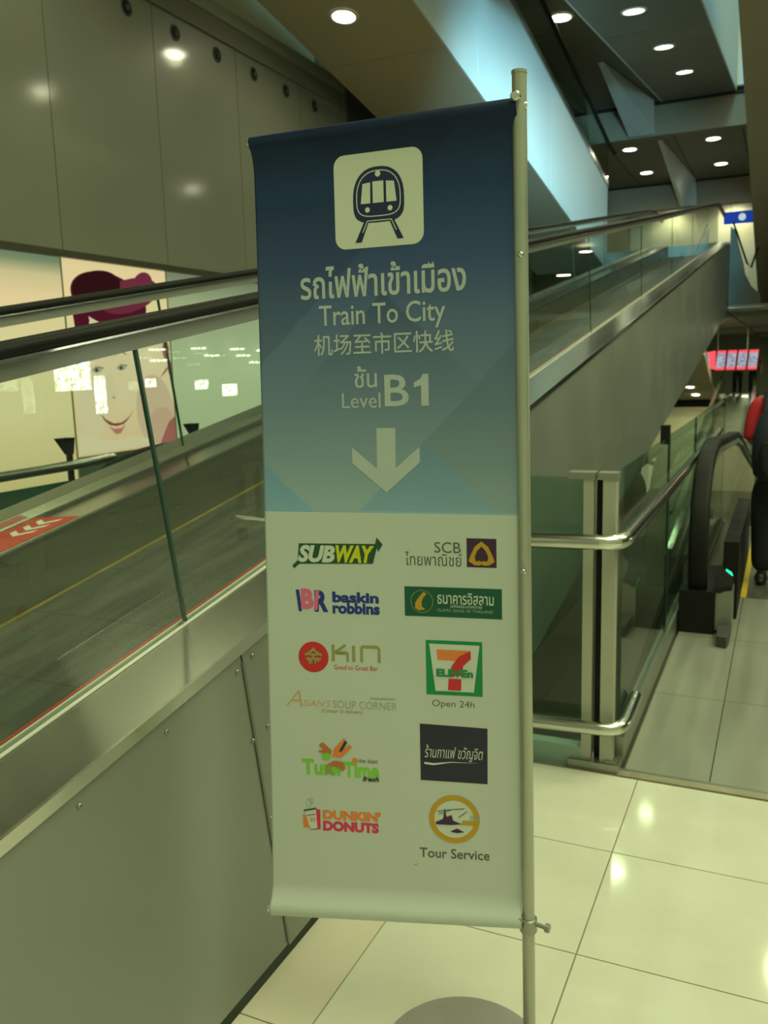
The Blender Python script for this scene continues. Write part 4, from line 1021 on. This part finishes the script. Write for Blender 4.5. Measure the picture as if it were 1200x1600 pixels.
p.poly([(26.6,159.3),(27.7,159.3),(25.9,155.0),(24.4,155.0)],'navy',2); p.poly([(32.3,159.3),(33.4,159.3),(35.5,155.2),(34.1,155.2)],'navy',2)
p.line([(26.2,157.0),(27.3,159.3),(32.8,159.3),(33.9,157.0)],.18,'cream',2.5)
p.build('train_symbol', 'navy train front on a pale rounded square')
Print().text('รถไฟฟ้าเข้าเมือง', 10.8,143.6,49.0,150.6,'letter',1,.017).build('lettering', 'Thai line of pale lettering')
Print().text('Train To City', 15.2,136.4,44.4,142.2,'letter',1,.006).build('lettering', 'pale lettering reading Train To City')
Print().text('机场至市区快线', 13.8,131.3,46.2,135.9,'letter',1,.006).build('lettering', 'pale line of Chinese characters')
Print().text('ชั้น', 23.3,124.1,28.6,128.8,'letter',1,.008).build('lettering', 'small Thai word above Level')
Print().text('Level', 20.2,119.7,29.3,123.0,'letter',1,.0).build('lettering', 'small pale word Level')
Print().text('B', 30.3,120.0,35.9,126.8,'letter',1,.012).poly([(38.7,120.0),(40.4,120.0),(40.4,126.8),(39.2,126.8),(38.6,125.8),(37.1,125.0),(37.1,123.9),(38.7,124.4)],'letter',1).build('lettering', 'large bold B1')
Print().poly([(28.2,115.3),(32.6,115.3),(32.5,106.5),(38.1,111.2),(38.1,107.8),(30.2,101.1),(22.3,107.5),(22.3,111.1),(28.1,106.4)],'letter',1).build('arrow', 'pale arrow pointing down')
# sandwich shop
p = Print()
p.poly([(6.8,84.1),(8.2,85.4),(8.6,89.3),(27.2,89.5),(27.6,91.0),(29.0,89.4),(27.9,87.7),(27.6,88.6),(26.6,85.0),(8.6,84.6),(7.3,83.5)],'green_d',1)
p.text('SUB',8.3,85.0,17.5,89.0,'white',2,.05,.25).text('WAY',17.7,85.1,27.0,89.1,'yellow',2,.05,.25)
p.build('logo', 'white and yellow sandwich shop lettering')
p = Print(); p.text('SCB',41.0,87.9,47.0,90.3,'grey',1,.0).text('ไทยพาณิชย์',34.2,84.9,47.2,88.0,'grey',1,.0)
p.poly([(48.3,84.9),(54.9,84.9),(54.9,91.3),(48.3,91.3)],'purple',1)
p.poly([(51.6,90.7),(53.1,89.5),(54.2,87.2),(54.5,86.2),(53.2,85.4),(52.1,85.3),(51.6,85.6),(51.1,85.3),(50.0,85.4),(48.7,86.2),(49.0,87.2),(50.1,89.5)],'gold',2)
p.poly([(51.6,89.6),(52.6,88.5),(53.1,87.2),(52.9,86.3),(51.9,86.4),(51.6,86.1),(51.3,86.4),(50.3,86.3),(50.1,87.2),(50.6,88.5)],'purple',3)
p.build('logo', 'grey bank lettering beside a purple square with a gold leaf')
p = Print()
p.poly([(7.5,78.6),(8.4,78.6),(9.0,73.6),(8.2,73.6)],'blue',1).text('B',8.8,74.2,12.0,78.9,'pink',1.5,.05).text('R',12.2,73.6,15.6,78.6,'blue',1,.05)
p.poly([(12.0,74.0),(12.9,74.0),(13.4,78.5),(12.5,78.6)],'pink',2)
p.text('baskin',16.6,75.9,27.8,78.4,'blue',1,.045).text('robbins',16.6,73.3,28.0,76.0,'blue',1,.045)
p.build('logo', 'pink and blue ice cream shop lettering')
p = Print(); p.poly([(33.9,73.4),(56.0,73.4),(56.0,80.2),(33.9,80.1)],'bank_green',1)
p.ring(37.9,76.8,2.6,2.6,.12,'olive',2).poly([(38.3,79.0),(37.4,78.0),(36.4,76.6),(36.3,75.3),(37.2,74.7),(38.7,75.0),(37.9,75.6),(37.8,76.6),(38.2,77.6),(39.0,78.6)],'gold',2)
p.text('ธนาคารอิสลาม',41.5,76.4,54.2,79.0,'white',2,.01).text('แห่งประเทศไทย',44.5,75.6,51.5,76.5,'white',2,0).text('ISLAMIC BANK OF THAILAND',41.5,74.6,54.0,75.3,'lgrey',2,0)
p.build('logo', 'green bank plate with a gold flame')
p = Print(); p.ell(11.6,63.0,3.75,3.6,'red',1).text('金',9.3,60.9,13.9,65.3,'olive',2,.02)
p.line([(16.5,62.2),(16.5,66.1)],.75,'olive',1).line([(19.6,66.1),(17.0,64.3),(20.0,64.3),(20.0,62.2)],.65,'olive',1).line([(17.0,64.1),(20.0,64.1)],.6,'olive',1).line([(21.5,62.2),(21.5,66.0)],.75,'olive',1)
p.line([(23.4,62.2),(23.4,65.8),(27.4,65.8),(27.6,65.2),(27.6,62.2)],.7,'olive',1).text('Good to Great Bar',16.6,60.3,27.2,61.4,'red',1,0)
p.build('logo', 'red disc with an olive character and lettering')
p = Print(); p.text('A',4.4,51.2,8.6,55.0,'tan',1,-.01,.3).text('SIAN\'S',8.8,51.3,15.6,52.9,'tan',1,-.005,.2).text('SOUP CORNER',16.2,51.2,31.6,53.0,'lgrey',1,-.005)
p.text('(Center of delivery)',13.4,49.8,23.4,50.9,'olive',1,.005).line([(25.2,53.8),(31.2,53.8)],.35,'lgrey',1)
p.build('logo', 'faint orange and grey soup corner lettering')
p = Print(); p.poly([(38.6,55.4),(51.5,55.4),(51.5,68.0),(38.6,68.0)],'seven_green',1)
p.poly([(40.7,56.3),(49.5,56.3),(50.9,67.2),(39.4,67.2)],'white',2)
p.poly([(41.1,65.9),(48.9,65.9),(48.9,64.9),(46.6,63.2),(46.6,63.5),(41.3,63.5)],'orange',3)
p.poly([(48.9,65.9),(48.9,64.0),(47.2,62.4),(46.7,60.0),(43.9,60.0),(44.6,62.4),(46.2,64.5)],'red',3.5)
p.poly([(43.6,56.6),(46.6,56.6),(46.7,59.3),(43.8,59.3)],'red',3.5)
p.text('ELEVEn',41.0,59.7,49.4,61.5,'seven_green',5,.05)
p.text('Open 24h',39.9,52.2,49.6,54.2,'grey',1,-.005)
p.build('logo', 'green framed convenience store sign with a large orange and red seven')
p = Print(); p.text('Turn',8.1,34.9,17.6,38.7,'lime',1,.04).text('Time',18.4,34.7,27.0,38.5,'lime',1,.04)
p.poly([(16.2,41.5),(18.6,44.0),(19.3,43.6),(17.4,40.6),(20.0,42.6),(20.7,42.0),(17.8,39.4),(15.7,39.6)],'orange',3).poly([(17.4,41.0),(18.9,43.6),(19.5,43.1),(18.0,40.8)],'black',3.5)
p.poly([(12.4,42.1),(13.4,42.9),(15.6,41.0),(15.4,40.0),(12.0,40.6),(13.6,41.2)],'rust',3).ell(14.3,39.6,1.1,.9,'lime',4).poly([(14.4,37.6),(16.2,38.6),(18.2,38.4),(19.0,36.9),(18.2,36.2),(17.0,37.4),(15.4,37.2)],'rust',4)
p.ell(15.3,36.4,1.3,1.0,'olive',4).ell(16.3,36.4,.8,.8,'lime',4.5).ell(21.2,38.9,.7,.6,'orange',2).text('the best',22.0,38.4,26.8,39.4,'grey',2,.0,.2).text('fresh',23.0,34.0,27.0,35.2,'black',3,.03,.3)
p.build('logo', 'lime green juice bar lettering with an orange bow')
p = Print(); p.poly([(36.9,35.0),(52.4,34.8),(52.5,48.0),(36.9,48.4)],'indigo',1).text('ร้านกาแฟ ขวัญจิต',37.9,39.9,51.4,43.6,'white',2,.0,.25)
p.poly([(37.8,38.9),(40.0,38.7),(44.0,39.5),(50.6,39.7),(44.0,39.7),(40.0,39.2),(37.8,39.4)],'white',2)
p.build('logo', 'indigo square with white handwritten Thai script')
p = Print(); p.poly([(8.1,22.0),(11.0,21.7),(9.6,24.9),(8.0,25.1)],'orange',1).poly([(10.6,26.7),(12.4,26.5),(12.4,21.7),(11.2,21.7)],'magenta',1)
p.poly([(8.4,26.2),(11.3,26.9),(11.6,22.0),(10.0,21.6),(9.4,23.0)],'white',2).line([(8.3,26.1),(11.4,26.8)],.35,'black',3).line([(8.9,24.9),(11.2,25.4)],.14,'black',3).line([(9.8,21.6),(11.7,21.8)],.12,'black',3)
p.ring(9.6,28.0,.8,.9,.12,'lgrey',1).ring(10.2,28.6,.6,.6,.1,'lgrey',1).text('DO',9.9,23.6,11.2,24.4,'magenta',3)
p.text('DUNKIN\'',13.0,24.2,27.2,26.6,'orange',1,.06).text('DONUTS',13.0,21.4,26.7,23.9,'magenta',1,.06)
p.build('logo', 'orange and pink doughnut shop lettering with a coffee cup')
p = Print(); p.ell(44.6,25.9,5.7,5.6,'white',1).ring(44.6,25.9,5.9,5.8,1.25,'gold',2,5,360).poly([(46.2,24.6),(49.8,24.6),(50.1,25.7),(46.6,25.7)],'gold',2.5)
p.poly([(40.2,25.0),(42.0,25.9),(42.4,28.6),(42.8,26.4),(44.0,26.9),(44.3,25.6),(46.4,24.8),(44.0,24.5),(40.4,24.5)],'purple',3).line([(40.6,27.6),(42.4,28.0),(47.0,28.6)],.16,'purple',3).line([(41.0,27.0),(44.0,28.2)],.14,'purple',3).line([(45.6,26.4),(47.6,27.9)],.14,'purple',3)
p.poly([(43.6,22.9),(45.2,23.7),(46.9,22.9),(45.2,22.6)],'purple',3).line([(48.2,26.8),(50.6,26.8)],.25,'lgrey',3).line([(48.2,26.2),(50.6,26.2)],.2,'lgrey',3)
p.text('Tour Service',36.3,16.2,52.7,18.6,'grey',1,.012)
p.build('logo', 'round gold ring emblem of a boat above dark lettering')
Print().poly([(34.8,14.0),(35.6,14.3),(35.5,14.5)],'black',1).build('scuff_mark')
